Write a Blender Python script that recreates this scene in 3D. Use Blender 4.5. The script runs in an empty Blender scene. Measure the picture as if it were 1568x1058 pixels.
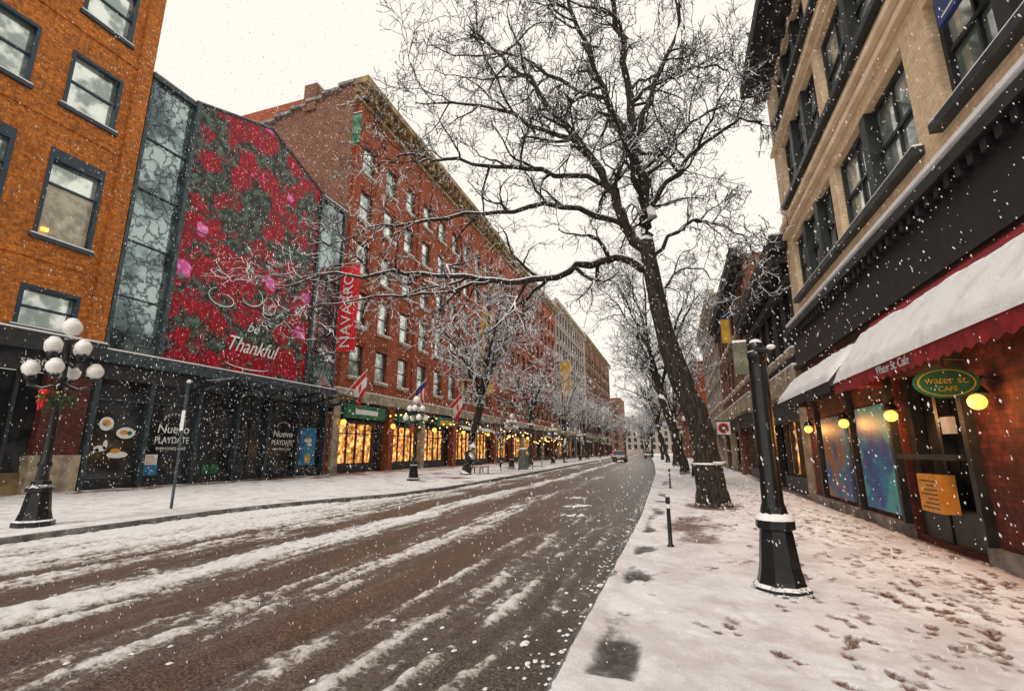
import bpy, math, random
import numpy as np
from mathutils import Vector
random.seed(7)
S=bpy.context.scene
rad=math.radians
# ------------------------------------------------------------ node helpers
def newmat(name):
    m=bpy.data.materials.new(name); m.use_nodes=True
    t=m.node_tree; t.nodes.clear()
    o=t.nodes.new('ShaderNodeOutputMaterial'); b=t.nodes.new('ShaderNodeBsdfPrincipled')
    t.links.new(b.outputs[0],o.inputs[0]); return m,t,b
def nd(t,typ,props=None,**inp):
    n=t.nodes.new(typ)
    if props:
        for k,v in props.items(): setattr(n,k,v)
    for k,v in inp.items():
        key=k
        if k.startswith('i') and k[1:].isdigit(): key=int(k[1:])
        else: key=k.replace('_',' ')
        s=n.inputs[key]
        if hasattr(v,'is_output'): t.links.new(v,s)
        else: s.default_value=v
    return n
def col(c): return (c[0],c[1],c[2],1.0)
def mix(t,f,a,b):
    n=t.nodes.new('ShaderNodeMix'); n.data_type='RGBA'
    for s,v in ((n.inputs[0],f),(n.inputs[6],a),(n.inputs[7],b)):
        if hasattr(v,'is_output'): t.links.new(v,s)
        else: s.default_value=v if not isinstance(v,tuple) else col(v)
    return n.outputs[2]
def math_(t,op,a,b=0.0,c=None,clamp=False):
    n=t.nodes.new('ShaderNodeMath'); n.operation=op; n.use_clamp=clamp
    for i,v in enumerate((a,b,c)):
        if v is None: continue
        if hasattr(v,'is_output'): t.links.new(v,n.inputs[i])
        else: n.inputs[i].default_value=v
    return n.outputs[0]
def mrange(t,v,a,b,c=0.0,d=1.0):
    n=t.nodes.new('ShaderNodeMapRange'); n.clamp=True; n.interpolation_type='SMOOTHSTEP'
    t.links.new(v,n.inputs[0])
    for i,x in enumerate((a,b,c,d)): n.inputs[i+1].default_value=x
    return n.outputs[0]
def pos(t): return nd(t,'ShaderNodeNewGeometry').outputs['Position']
def noise(t,scale,detail=4,vec=None,rough=0.55):
    n=nd(t,'ShaderNodeTexNoise',Scale=scale,Detail=detail,Roughness=rough)
    t.links.new(vec if vec is not None else pos(t),n.inputs['Vector']); return n
def bump(t,b,h,strength=0.3,dist=0.02):
    n=nd(t,'ShaderNodeBump',Strength=strength,Distance=dist); t.links.new(h,n.inputs['Height'])
    t.links.new(n.outputs[0],b.inputs['Normal'])
def facvec(t):
    sp=nd(t,'ShaderNodeSeparateXYZ',i0=pos(t))
    s=math_(t,'ADD',sp.outputs[0],sp.outputs[1])
    return nd(t,'ShaderNodeCombineXYZ',i0=s,i1=sp.outputs[2]).outputs[0]
def plain(name,c1,c2=None,scale=3,rough=0.7,metal=0.0,bmp=0.0,spec=0.5):
    m,t,b=newmat(name); b.inputs['Roughness'].default_value=rough; b.inputs['Metallic'].default_value=metal
    b.inputs['Specular IOR Level'].default_value=spec
    if c2 is None: c2=tuple(x*0.75 for x in c1)
    n=noise(t,scale,5)
    f=mrange(t,n.outputs[0],0.35,0.65)
    t.links.new(mix(t,f,c1,c2),b.inputs['Base Color'])
    if bmp>0: bump(t,b,noise(t,scale*8,3).outputs[0],bmp)
    return m
def emis(name,c,s,sample=True):
    m,t,b=newmat(name); b.inputs['Base Color'].default_value=col(c)
    b.inputs['Emission Color'].default_value=col(c); b.inputs['Emission Strength'].default_value=s
    if not sample: m.cycles.emission_sampling='NONE'
    return m
def brick(name,c1,c2,mortar,w=0.24,h=0.08,dirt=0.5,ms=0.008,var=(0.5,1.3)):
    m,t,b=newmat(name); v=facvec(t)
    br=nd(t,'ShaderNodeTexBrick',Vector=v,Color1=col(c1),Color2=col(c2),Mortar=col(mortar),Scale=1.0,Mortar_Size=ms,Brick_Width=w,Row_Height=h,Bias=0.0,Mortar_Smooth=0.3)
    n=noise(t,0.8,7,rough=0.7); f=mrange(t,n.outputs[0],0.38,0.68,0,dirt)
    n2=noise(t,7,5,rough=.7); f2=mrange(t,n2.outputs[0],0.32,0.68,*var)
    c=mix(t,f,br.outputs[0],tuple(x*0.38 for x in c1))
    mm=t.nodes.new('ShaderNodeVectorMath'); mm.operation='SCALE'; t.links.new(c,mm.inputs[0]); t.links.new(f2,mm.inputs['Scale'])
    t.links.new(mm.outputs[0],b.inputs['Base Color']); b.inputs['Roughness'].default_value=0.85
    bump(t,b,br.outputs[1],-0.35,0.01); return m
# ------------------------------------------------------------ materials
def mk_snow(name,base=(0.87,0.86,0.87),dirty=(0.7,0.68,0.68)):
    m,t,b=newmat(name); n=noise(t,2.2,7,rough=0.65)
    t.links.new(mix(t,mrange(t,n.outputs[0],0.45,0.75),base,dirty),b.inputs['Base Color'])
    b.inputs['Roughness'].default_value=0.8; b.inputs['Specular IOR Level'].default_value=0.2
    bump(t,b,noise(t,30,4).outputs[0],0.4,0.02); return m
SNOW=mk_snow('snow')
def frost(name,c,rough=0.45,amt=0.35,lo=0.35,hi=0.75,sc=14):
    m,t,b=newmat(name); g=nd(t,'ShaderNodeNewGeometry'); z=nd(t,'ShaderNodeSeparateXYZ',i0=g.outputs['Normal']).outputs[2]
    n=noise(t,sc,4).outputs[0]; zz=math_(t,'ADD',z,math_(t,'MULTIPLY',math_(t,'SUBTRACT',n,0.5),amt*2))
    f=mrange(t,zz,lo,hi)
    t.links.new(mix(t,f,mix(t,mrange(t,noise(t,5,5).outputs[0],0.35,0.7),c,tuple(x*0.5 for x in c)),(0.87,0.87,0.89)),b.inputs['Base Color'])
    t.links.new(mrange(t,f,0,1,rough,0.85),b.inputs['Roughness'])
    bump(t,b,noise(t,40,3).outputs[0],0.25,0.01); return m
def mk_bark():
    m,t,b=newmat('bark_snow'); g=nd(t,'ShaderNodeNewGeometry'); z=nd(t,'ShaderNodeSeparateXYZ',i0=g.outputs['Normal']).outputs[2]
    n=noise(t,7,5).outputs[0]; zz=math_(t,'ADD',z,math_(t,'MULTIPLY',math_(t,'SUBTRACT',n,0.5),0.7)); f=mrange(t,zz,.34,.5)
    sp=nd(t,'ShaderNodeSeparateXYZ',i0=pos(t)); v=nd(t,'ShaderNodeCombineXYZ',i0=math_(t,'MULTIPLY',sp.outputs[0],14.0),i1=math_(t,'MULTIPLY',sp.outputs[1],14.0),i2=math_(t,'MULTIPLY',sp.outputs[2],3.0)).outputs[0]
    r=noise(t,1.0,6,v,0.7).outputs[0]
    c=mix(t,mrange(t,r,.4,.64),(0.009,0.007,0.006),(0.055,0.04,0.03))
    t.links.new(mix(t,f,c,(0.87,0.87,0.89)),b.inputs['Base Color']); b.inputs['Roughness'].default_value=.9
    bump(t,b,r,0.9,0.05); return m
BARK=mk_bark()
TWIG=frost('twig_snow',(0.03,0.02,0.017),0.9,0.35,0.02,0.3,5)
BLACK=frost('black_iron',(0.008,0.009,0.010),0.32,0.4,0.6,0.85,20)
DARK=plain('dark_paint',(0.012,0.014,0.017),(0.025,0.028,0.032),4,0.5)
NAVY=plain('navy_frame',(0.01,0.027,0.045),(0.018,0.04,0.065),5,0.45)
GREYM=plain('grey_steel',(0.06,0.085,0.095),(0.03,0.045,0.052),4,0.45,0.3)
BR_OR=brick('orange_brick',(0.68,0.21,0.022),(0.40,0.115,0.015),(0.2,0.09,0.035),dirt=0.5)
BR_RED=brick('red_brick',(0.46,0.095,0.022),(0.29,0.05,0.015),(0.18,0.07,0.04),dirt=0.6)
BR_OLD=brick('old_brick',(0.25,0.085,0.04),(0.13,0.05,0.03),(0.2,0.13,0.09),dirt=0.7)
BR_DK=brick('dark_brick',(0.17,0.032,0.02),(0.07,0.015,0.012),(0.045,0.022,0.018),dirt=0.6)
BR_CR=brick('cream_brick',(0.84,0.64,0.42),(0.76,0.55,0.34),(0.6,0.44,0.28),dirt=0.14,ms=0.006,var=(.82,1.08))
BR_BK=brick('black_brick',(0.03,0.026,0.026),(0.045,0.036,0.034),(0.03,0.028,0.028),dirt=0.5)
BR_PALE=brick('pale_brick',(0.42,0.36,0.31),(0.36,0.29,0.25),(0.3,0.28,0.25),dirt=0.4)
STONE=plain('stone_trim',(0.42,0.35,0.24),(0.22,0.18,0.13),2,0.85,bmp=0.3)
OCHRE=plain('ochre_cornice',(0.36,0.26,0.12),(0.15,0.10,0.05),1.5,0.8,bmp=0.3)
CREAMT=plain('cream_trim',(0.82,0.66,0.46),(0.66,0.5,0.32),2,0.8)
CONC=plain('concrete',(0.26,0.25,0.24),(0.09,0.085,0.08),3,0.85,bmp=0.3)
REDC=plain('red_canvas',(0.32,0.012,0.018),(0.18,0.007,0.012),5,0.8)
REDF=plain('red_flag',(0.75,0.012,0.02),(0.6,0.01,0.015),3,0.7)
WHITEP=plain('white_paint',(0.8,0.8,0.78),(0.72,0.72,0.7),3,0.6)
PALEG=plain('pale_lettering',(0.5,0.5,0.5),(0.4,0.4,0.4),3,0.6)
YEL=plain('yellow_banner',(0.75,0.46,0.04),(0.55,0.3,0.03),1,0.6)
GREENS=plain('green_sign',(0.02,0.18,0.07),(0.015,0.09,0.04),4,0.5)
BLUES=plain('blue_sign',(0.02,0.04,0.2),(0.015,0.03,0.13),4,0.5)
TEAL=plain('teal_poster',(0.03,0.3,0.45),(0.02,0.1,0.3),3,0.5)
ORANGEP=plain('orange_poster',(0.75,0.33,0.04),(0.65,0.24,0.03),8,0.6)
GLOBE=plain('globe_glass',(0.88,0.86,0.82),(0.8,0.78,0.74),3,0.25)
def glass(name,c,rough=0.07,metal=0.65,c2=None,sc=0.6):
    m,t,b=newmat(name); b.inputs['Roughness'].default_value=rough; b.inputs['Metallic'].default_value=metal
    c2=c2 or tuple(x*0.35 for x in c)
    n=noise(t,sc,5); t.links.new(mix(t,mrange(t,n.outputs[0],0.42,0.58),c,c2),b.inputs['Base Color'])
    bump(t,b,noise(t,1.3,1).outputs[0],0.12,0.03); return m
GL=glass('window_glass',(0.62,0.66,0.62),sc=0.9)
GLB=glass('bright_glass',(0.85,0.9,0.85),c2=(0.3,0.36,0.34),sc=1.1)
GLD=glass('dark_glass',(0.06,0.065,0.07),0.1,0.25,sc=0.7)
def mk_atr():
    m,t,b=newmat('atrium_glass'); b.inputs['Roughness'].default_value=.08; b.inputs['Metallic'].default_value=.7
    v=facvec(t); n=noise(t,1.5,3,v); off=nd(t,'ShaderNodeVectorMath',{'operation':'SCALE'},i0=n.outputs['Color']); off.inputs['Scale'].default_value=1.2
    vd=nd(t,'ShaderNodeVectorMath',{'operation':'ADD'},i0=v,i1=off.outputs[0]).outputs[0]
    e=nd(t,'ShaderNodeTexVoronoi',{'feature':'DISTANCE_TO_EDGE'},Vector=vd,Scale=1.6)
    g=mix(t,mrange(t,noise(t,0.5,5,v).outputs[0],.42,.6),(0.4,0.5,0.5),(0.1,0.14,0.15))
    t.links.new(mix(t,mrange(t,e.outputs[0],.0,.12,.85,0),g,(0.03,0.04,0.045)),b.inputs['Base Color']); return m
GLT=mk_atr()
def mk_blind():
    m,t,b=newmat('window_blind'); n=noise(t,3,4)
    t.links.new(mix(t,mrange(t,n.outputs[0],0.4,0.65),(0.52,0.48,0.36),(0.3,0.28,0.22)),b.inputs['Base Color'])
    b.inputs['Roughness'].default_value=0.15; return m
BLIND=mk_blind()
def mk_lit():
    m,t,b=newmat('lit_shop_interior'); v=facvec(t)
    vo=nd(t,'ShaderNodeTexVoronoi',{'distance':'CHEBYCHEV'},Vector=v,Scale=2.6); n=noise(t,2.6,5,v)
    r=nd(t,'ShaderNodeValToRGB'); e=r.color_ramp.elements
    e[0].position=0.34; e[0].color=(0.05,0.02,0.006,1); e[1].position=0.72; e[1].color=(1,0.72,0.3,1)
    x=e.new(0.48); x.color=(0.5,0.17,0.03,1); x=e.new(.58); x.color=(.95,.45,.09,1)
    t.links.new(n.outputs[0],r.inputs[0])
    obj=mix(t,0.55,vo.outputs['Color'],(0.8,0.3,0.08))
    c=mix(t,mrange(t,vo.outputs['Distance'],0.16,0.2,0.7,0.0),r.outputs[0],obj)
    c2=mix(t,mrange(t,noise(t,1.1,2,v).outputs[0],.45,.62,0,.6),c,(0.05,0.02,0.008))
    t.links.new(c2,b.inputs['Base Color']); t.links.new(c2,b.inputs['Emission Color']); b.inputs['Emission Strength'].default_value=1.7
    b.inputs['Roughness'].default_value=0.3; m.cycles.emission_sampling='NONE'; return m
LIT=mk_lit(); LAMPO=emis('warm_lamp_glow',(1.0,0.45,0.06),3.0,False); BULB=emis('string_light_bulb',(1.0,0.55,0.15),5,False)
def mk_mural():
    m,t,b=newmat('flower_mural'); v=facvec(t)
    n=noise(t,1.6,3,v); off=nd(t,'ShaderNodeVectorMath',{'operation':'SCALE'},i0=n.outputs['Color']); off.inputs['Scale'].default_value=0.8
    vd=nd(t,'ShaderNodeVectorMath',{'operation':'ADD'},i0=v,i1=off.outputs[0]).outputs[0]
    v1=nd(t,'ShaderNodeTexVoronoi',Vector=vd,Scale=0.85); v2=nd(t,'ShaderNodeTexVoronoi',Vector=vd,Scale=4.2)
    v3=nd(t,'ShaderNodeTexVoronoi',{'feature':'DISTANCE_TO_EDGE'},Vector=vd,Scale=2.8)
    sc=nd(t,'ShaderNodeSeparateColor',i0=v1.outputs['Color'])
    dist=math_(t,'ADD',v1.outputs['Distance'],math_(t,'MULTIPLY',math_(t,'SUBTRACT',noise(t,4,4,v).outputs[0],0.5),0.8))
    mask=mrange(t,dist,0.66,0.54)
    mask=math_(t,'MULTIPLY',mask,mrange(t,math_(t,'ADD',sc.outputs[0],math_(t,'MULTIPLY',noise(t,.3,2,v).outputs[0],.6)),0.4,0.46))
    red=mix(t,mrange(t,v2.outputs['Distance'],0.08,0.5),(0.85,0.02,0.05),(0.3,0.003,0.014))
    red=mix(t,mrange(t,v3.outputs['Distance'],0.07,0.0,0,0.8),red,(0.12,0.0,0.008))
    red=mix(t,mrange(t,noise(t,1.2,4,v).outputs[0],.45,.62,0,.6),red,(0.22,0.005,0.012))
    pink=mix(t,mrange(t,v2.outputs['Distance'],0.1,0.6),(0.95,0.45,0.75),(0.75,0.1,0.4))
    fl=mix(t,math_(t,'MULTIPLY',mrange(t,sc.outputs[1],0.84,0.86),mrange(t,v1.outputs['Distance'],0.42,0.32)),red,pink)
    bg=mix(t,mrange(t,noise(t,2.5,6,v,.7).outputs[0],0.45,0.62),(0.03,0.02,0.02),(0.10,0.17,0.13))
    t.links.new(mix(t,mask,bg,fl),b.inputs['Base Color']); b.inputs['Roughness'].default_value=0.35; b.inputs['Specular IOR Level'].default_value=.25
    return m
MURAL=mk_mural()
def mk_panel(name,cs,sc):
    m,t,b=newmat(name); n=noise(t,sc,4,rough=0.6); n2=nd(t,'ShaderNodeTexWave',Scale=0.8,Distortion=9.0,Detail=3.0); t.links.new(pos(t),n2.inputs['Vector'])
    a=mix(t,mrange(t,n.outputs[0],0.38,0.6),cs[0],cs[1]); a=mix(t,mrange(t,n2.outputs[1],0.55,0.9,0,0.8),a,cs[2])
    a=mix(t,mrange(t,noise(t,3.2,6,rough=.7).outputs[0],.58,.7,0,.8),a,(0.35,.16,.04))
    t.links.new(a,b.inputs['Base Color']); b.inputs['Roughness'].default_value=0.5; return m
ART1=mk_panel('painted_art_panel_blue',[(0.02,0.2,0.4),(0.03,0.07,0.28),(0.06,0.42,0.42)],1.5)
ART2=mk_panel('painted_art_panel_teal',[(0.04,0.18,0.3),(0.28,0.14,0.06),(0.03,0.1,0.32)],1.7)
def mk_road():
    m,t,b=newmat('slushy_road'); uv=nd(t,'ShaderNodeUVMap').outputs[0]
    sp=nd(t,'ShaderNodeSeparateXYZ',i0=uv); U=sp.outputs[0]; V=sp.outputs[1]
    at=nd(t,'ShaderNodeAttribute',{'attribute_name':'slush'}).outputs['Fac']
    sv=nd(t,'ShaderNodeCombineXYZ',i0=math_(t,'MULTIPLY',U,110.0),i1=math_(t,'MULTIPLY',V,150.0)).outputs[0]
    streak=noise(t,1.0,6,sv,0.7).outputs[0]
    fine=noise(t,22,5,rough=0.8).outputs[0]; mid=noise(t,6,5,rough=.7).outputs[0]
    d=at
    for q,a in ((streak,.45),(fine,.75),(mid,.4)):
        d=math_(t,'ADD',d,math_(t,'MULTIPLY',math_(t,'SUBTRACT',q,0.5),a))
    f=mrange(t,d,0.44,0.58)
    film=mrange(t,d,0.2,0.5,0,.55)
    asp=mix(t,mrange(t,noise(t,0.35,3,sv).outputs[0],0.4,0.6),(0.115,0.052,0.03),(0.065,0.037,0.027))
    asp=mix(t,mrange(t,U,0.1,0.2,0.85,0.0),asp,(0.05,0.046,0.042))
    grit=noise(t,38,4,rough=.8).outputs[0]
    asp=mix(t,film,asp,(0.25,0.21,0.18))
    asp=mix(t,mrange(t,grit,0.5,0.62,0,0.8),asp,(0.32,0.25,0.21)); asp=mix(t,mrange(t,grit,0.47,0.38,0,0.75),asp,(0.015,0.011,0.009))
    sn=mix(t,mrange(t,d,0.55,0.8),(0.52,0.46,0.42),(0.88,0.87,0.87))
    t.links.new(mix(t,f,asp,sn),b.inputs['Base Color'])
    t.links.new(mrange(t,f,0,0.6,0.3,0.8),b.inputs['Roughness'])
    h=math_(t,'ADD',math_(t,'MULTIPLY',f,.6),math_(t,'MULTIPLY',fine,0.9)); bump(t,b,h,0.9,0.04); return m
ROAD=mk_road()
def mk_walk():
    m,t,b=newmat('trodden_snow_on_brick'); at=nd(t,'ShaderNodeAttribute',{'attribute_name':'melt'}).outputs['Fac']
    n=noise(t,14,6,rough=0.75).outputs[0]; f=math_(t,'ADD',at,math_(t,'MULTIPLY',math_(t,'SUBTRACT',n,0.5),0.9)); f=mrange(t,f,0.34,0.78)
    br=nd(t,'ShaderNodeTexBrick',Vector=pos(t),Color1=col((0.17,0.055,0.037)),Color2=col((0.10,0.042,0.032)),Mortar=col((0.05,0.03,0.025)),Scale=1.0,Mortar_Size=0.006,Brick_Width=0.2,Row_Height=0.1)
    wet=mix(t,mrange(t,noise(t,25,5).outputs[0],0.45,0.6),br.outputs[0],(0.36,0.29,0.26))
    sx=nd(t,'ShaderNodeSeparateXYZ',i0=pos(t)).outputs[0]
    wet=mix(t,mrange(t,sx,-.12,-.3),wet,mix(t,mrange(t,n,.4,.6),(0.035,.034,.032),(0.14,.13,.12)))
    sn=mix(t,mrange(t,noise(t,1.5,7,rough=0.7).outputs[0],0.42,0.62),(0.88,0.87,0.89),(0.7,0.66,0.67))
    t.links.new(mix(t,f,sn,wet),b.inputs['Base Color']); t.links.new(mrange(t,f,0,1,0.8,0.35),b.inputs['Roughness'])
    bump(t,b,noise(t,40,5,rough=0.75).outputs[0],0.8,0.02); return m
WALK=mk_walk()
def mk_walk2():
    m,t,b=newmat('thin_snow_on_brick'); n=noise(t,0.55,8,rough=0.74).outputs[0]; sp=nd(t,'ShaderNodeSeparateXYZ',i0=pos(t))
    d=math_(t,'ADD',n,mrange(t,sp.outputs[1],14,26,0,0.07)); d=math_(t,'ADD',d,mrange(t,sp.outputs[0],-18,-21.8,0,0.12))
    f=mrange(t,d,0.6,0.68)
    br=mix(t,mrange(t,noise(t,8,5).outputs[0],0.4,0.65),(0.24,0.07,0.04),(0.12,0.055,0.045))
    sn=mix(t,mrange(t,noise(t,2.5,7,rough=0.7).outputs[0],0.45,0.66),(0.88,0.87,0.88),(0.66,0.61,0.6))
    t.links.new(mix(t,f,sn,br),b.inputs['Base Color']); t.links.new(mrange(t,f,0,1,0.8,0.35),b.inputs['Roughness'])
    bump(t,b,noise(t,9,7,rough=.7).outputs[0],0.8,0.05); return m
WALK2=mk_walk2()
# ------------------------------------------------------------ mesh builder
class MB:
    def __init__(s): s.v=[];s.f=[];s.mi=[];s.mats=[];s.cur=0;s.sm=[];s.smooth=False
    def m(s,mat,smooth=False):
        if mat not in s.mats: s.mats.append(mat)
        s.cur=s.mats.index(mat); s.smooth=smooth; return s
    def add(s,f): s.f.append(f); s.mi.append(s.cur); s.sm.append(s.smooth)
    def quad(s,*p):
        n=len(s.v); s.v.extend(p); s.add(tuple(range(n,n+len(p))))
    def box(s,x0,x1,y0,y1,z0,z1):
        if x0>x1:x0,x1=x1,x0
        if y0>y1:y0,y1=y1,y0
        n=len(s.v)
        s.v+=[(x0,y0,z0),(x1,y0,z0),(x1,y1,z0),(x0,y1,z0),(x0,y0,z1),(x1,y0,z1),(x1,y1,z1),(x0,y1,z1)]
        for q in((0,3,2,1),(4,5,6,7),(0,1,5,4),(1,2,6,5),(2,3,7,6),(3,0,4,7)): s.add(tuple(n+i for i in q))
        return s
    def path(s,pts,rs,n=6,cap=True):
        base=len(s.v); K=len(pts)
        for i in range(K):
            a=pts[max(i-1,0)]; b=pts[min(i+1,K-1)]
            dx,dy,dz=b[0]-a[0],b[1]-a[1],b[2]-a[2]; L=math.sqrt(dx*dx+dy*dy+dz*dz) or 1; dx/=L;dy/=L;dz/=L
            if abs(dz)<0.97: ax,ay,az=dy,-dx,0.0
            else: ax,ay,az=0.0,dz,-dy
            l=math.sqrt(ax*ax+ay*ay+az*az); ax/=l;ay/=l;az/=l
            bx,by,bz=ay*dz-az*dy,az*dx-ax*dz,ax*dy-ay*dx
            r=rs[i]; p=pts[i]
            for k in range(n):
                t=2*math.pi*k/n; c=math.cos(t)*r; q=math.sin(t)*r
                s.v.append((p[0]+bx*c+ax*q,p[1]+by*c+ay*q,p[2]+bz*c+az*q))
        for i in range(K-1):
            for k in range(n):
                k2=(k+1)%n; s.add((base+i*n+k,base+i*n+k2,base+(i+1)*n+k2,base+(i+1)*n+k))
        if cap:
            s.add(tuple(base+k for k in range(n))); s.add(tuple(base+(K-1)*n+k for k in range(n)))
        return s
    def lathe(s,cx,cy,prof,n=12):
        base=len(s.v)
        for r,z in prof:
            for k in range(n):
                t=2*math.pi*(k+.5)/n; s.v.append((cx+r*math.cos(t),cy+r*math.sin(t),z))
        for i in range(len(prof)-1):
            for k in range(n):
                k2=(k+1)%n; s.add((base+i*n+k,base+i*n+k2,base+(i+1)*n+k2,base+(i+1)*n+k))
        s.add(tuple(base+(len(prof)-1)*n+k for k in range(n))); return s
    def ball(s,c,r,seg=14,rings=8,sq=1.0):
        pr=[(max(r*math.sin(math.pi*i/rings),1e-4),c[2]-r*sq*math.cos(math.pi*i/rings)) for i in range(rings+1)]
        return s.lathe(c[0],c[1],pr,seg)
    def build(s,name,parent=None,loc=None):
        me=bpy.data.meshes.new(name); me.from_pydata(s.v,[],s.f)
        for m in s.mats: me.materials.append(m)
        me.polygons.foreach_set('material_index',s.mi); me.polygons.foreach_set('use_smooth',s.sm); me.update()
        o=bpy.data.objects.new(name,me); S.collection.objects.link(o)
        if parent: o.parent=parent
        if loc: o.location=loc
        return o
def empty(name):
    o=bpy.data.objects.new(name,None); S.collection.objects.link(o); return o
def text(parent,name,body,loc,size,rot,mat,shear=0.0,ext=0.004,sx=1.0):
    c=bpy.data.curves.new(name,'FONT'); c.body=body; c.size=size; c.shear=shear; c.extrude=ext; c.align_x='CENTER'; c.align_y='CENTER'; c.materials.append(mat)
    o=bpy.data.objects.new(name,c); S.collection.objects.link(o); o.location=loc; o.rotation_euler=rot; o.scale=(sx,1,1); o.parent=parent; return o
RL=(rad(90),0,rad(90)); RR=(rad(90),0,rad(-90))
def wall(mb,xf,dn,y0,y1,z0,z1,ops,dep):
    ys=sorted({y0,y1}|{v for o in ops for v in o[:2] if y0<v<y1}); zs=sorted({z0,z1}|{v for o in ops for v in o[2:4] if z0<v<z1})
    for a,b in zip(ys,ys[1:]):
        for c,d in zip(zs,zs[1:]):
            my,mz=(a+b)/2,(c+d)/2
            if any(o[0]<my<o[1] and o[2]<mz<o[3] for o in ops): continue
            mb.quad((xf,a,c),(xf,b,c),(xf,b,d),(xf,a,d))
    xb=xf-dn*dep
    for o in ops:
        a,b,c,d=o[:4]
        mb.quad((xf,a,c),(xb,a,c),(xb,b,c),(xf,b,c)); mb.quad((xf,a,d),(xb,a,d),(xb,b,d),(xf,b,d))
        mb.quad((xf,a,c),(xb,a,c),(xb,a,d),(xf,a,d)); mb.quad((xf,b,c),(xb,b,c),(xb,b,d),(xf,b,d))
def window(fr,gl,fm,gm,xf,dn,y0,y1,z0,z1,dep,fw=0.08,rail=0.5,mull=0,blind=None):
    xg=xf-dn*(dep-0.03); xa=xf-dn*(dep-0.035); xb=xf-dn*(dep-0.11)
    gl.m(gm)
    if blind is None: gl.quad((xg,y0,z0),(xg,y1,z0),(xg,y1,z1),(xg,y0,z1))
    else:
        zm=z0+(z1-z0)*rail; gl.quad((xg,y0,zm),(xg,y1,zm),(xg,y1,z1),(xg,y0,z1)); gl.m(blind); gl.quad((xg,y0,z0),(xg,y1,z0),(xg,y1,zm),(xg,y0,zm))
    fr.m(fm)
    fr.box(xa,xb,y0,y0+fw,z0,z1); fr.box(xa,xb,y1-fw,y1,z0,z1)
    fr.box(xa,xb,y0+fw,y1-fw,z0,z0+fw); fr.box(xa,xb,y0+fw,y1-fw,z1-fw,z1)
    if rail:
        zm=z0+(z1-z0)*rail; fr.box(xa,xb-dn*0.02,y0+fw,y1-fw,zm-fw*.4,zm+fw*.4)
    for i in range(mull):
        ym=y0+(y1-y0)*(i+1)/(mull+1); fr.box(xa,xb+dn*0.004,ym-fw*.6,ym+fw*.6,z0+fw,z1-fw)
# ------------------------------------------------------------ ground, road, kerbs
LC=[(-30,-11.4),(10.5,-11.4),(12.5,-11.0),(16,-9.7),(20,-9.4),(35,-10),(50,-10.8),(75,-12),(100,-13.2),(160,-16),(300,-23)]
RC=[(-30,-.9),(12,-.9),(34,-1.4),(60,-2.5),(100,-4.5),(160,-7.5),(300,-15)]
def itp(T,y): return float(np.interp(y,[a for a,b in T],[b for a,b in T]))
g=MB().m(SNOW); g.quad((-900,-300,-0.03),(900,-300,-0.03),(900,1500,-0.03),(-900,1500,-0.03)); g.build('ground')
YS=list(np.arange(-20,40,1.0))+list(np.arange(40,300,5.0))
rng=np.random.default_rng(3)
def vnoise(x,y,sc,seed,scy=None):
    L=np.random.default_rng(seed).random((256,256)); x=x*sc;y=y*(sc if scy is None else scy)
    xi=np.floor(x).astype(int);yi=np.floor(y).astype(int);fx=x-xi;fy=y-yi
    fx=fx*fx*(3-2*fx);fy=fy*fy*(3-2*fy);a=L[xi%256,yi%256];b=L[(xi+1)%256,yi%256];c=L[xi%256,(yi+1)%256];d=L[(xi+1)%256,(yi+1)%256]
    return (a*(1-fx)+b*fx)*(1-fy)+(c*(1-fx)+d*fx)*fy
def gridmesh(name,X,Y,Z,mat,attr,vals,uv=None):
    ny,nx=X.shape; vs=np.stack([X,Y,Z],-1).reshape(-1,3)
    jj,ii=np.meshgrid(np.arange(ny-1),np.arange(nx-1),indexing='ij'); q=(jj*nx+ii).ravel(); fs=np.stack([q,q+1,q+nx+1,q+nx],-1)
    me=bpy.data.meshes.new(name); me.from_pydata(vs.tolist(),[],fs.tolist()); me.materials.append(mat)
    at=me.attributes.new(attr,'FLOAT','POINT'); at.data.foreach_set('value',vals.reshape(-1).astype(np.float32))
    if uv is not None:
        l=me.uv_layers.new(name='UVMap'); li=np.zeros(len(me.loops),dtype=np.int32); me.loops.foreach_get('vertex_index',li)
        l.data.foreach_set('uv',uv.reshape(-1,2)[li].astype(np.float32).ravel())
    me.polygons.foreach_set('use_smooth',[True]*len(me.polygons))
    o=bpy.data.objects.new(name,me); S.collection.objects.link(o); return o
# road: wheel tracks and slush ridges modelled as relief
ry=np.concatenate([np.arange(-20,0.8,1.0),np.arange(0.8,14,.034),np.arange(14,30,.11),np.arange(30,60,.5),np.arange(60,301,5)]); rx=np.linspace(0,1,330)
RX=np.zeros((len(ry),len(rx))); RY=RX.copy(); 
for j,y in enumerate(ry):
    a,b_=itp(RC,y),itp(LC,y); RX[j]=a+(b_-a)*rx; RY[j]=y
RD=np.array([itp(RC,y) for y in ry])[:,None]-RX
prof=[(0,.34),(.3,.26),(.45,.3),(.55,.62),(.66,.3),(.8,.34),(.95,.66),(1.08,.3),(1.25,.4),(1.45,.72),(1.62,.4),(1.8,.26),(2.05,.5),(2.3,.24),(2.7,.16),(3.0,.26),(3.2,.54),(3.45,.6),(3.7,.48),(4.0,.34),(4.3,.18),(4.65,.16),(4.9,.52),(5.05,.4),(5.2,.68),(5.45,.8),(5.75,.78),(5.95,.44),(6.3,.24),(6.7,.3),(7.0,.54),(7.3,.58),(7.5,.4),(7.75,.6),(8.2,.66),(8.8,.72),(9.6,.85),(10.6,.9)]
wobx=RD+(vnoise(RD*0,RY,.35,31)-.5)*.35+(vnoise(RD,RY,1.1,32)-.5)*.12
P=np.interp(wobx,[a for a,b in prof],[b for a,b in prof])
near=np.clip((11-RY)/6,0,1)            # the kerb-side ridges fade out further up the street
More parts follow.
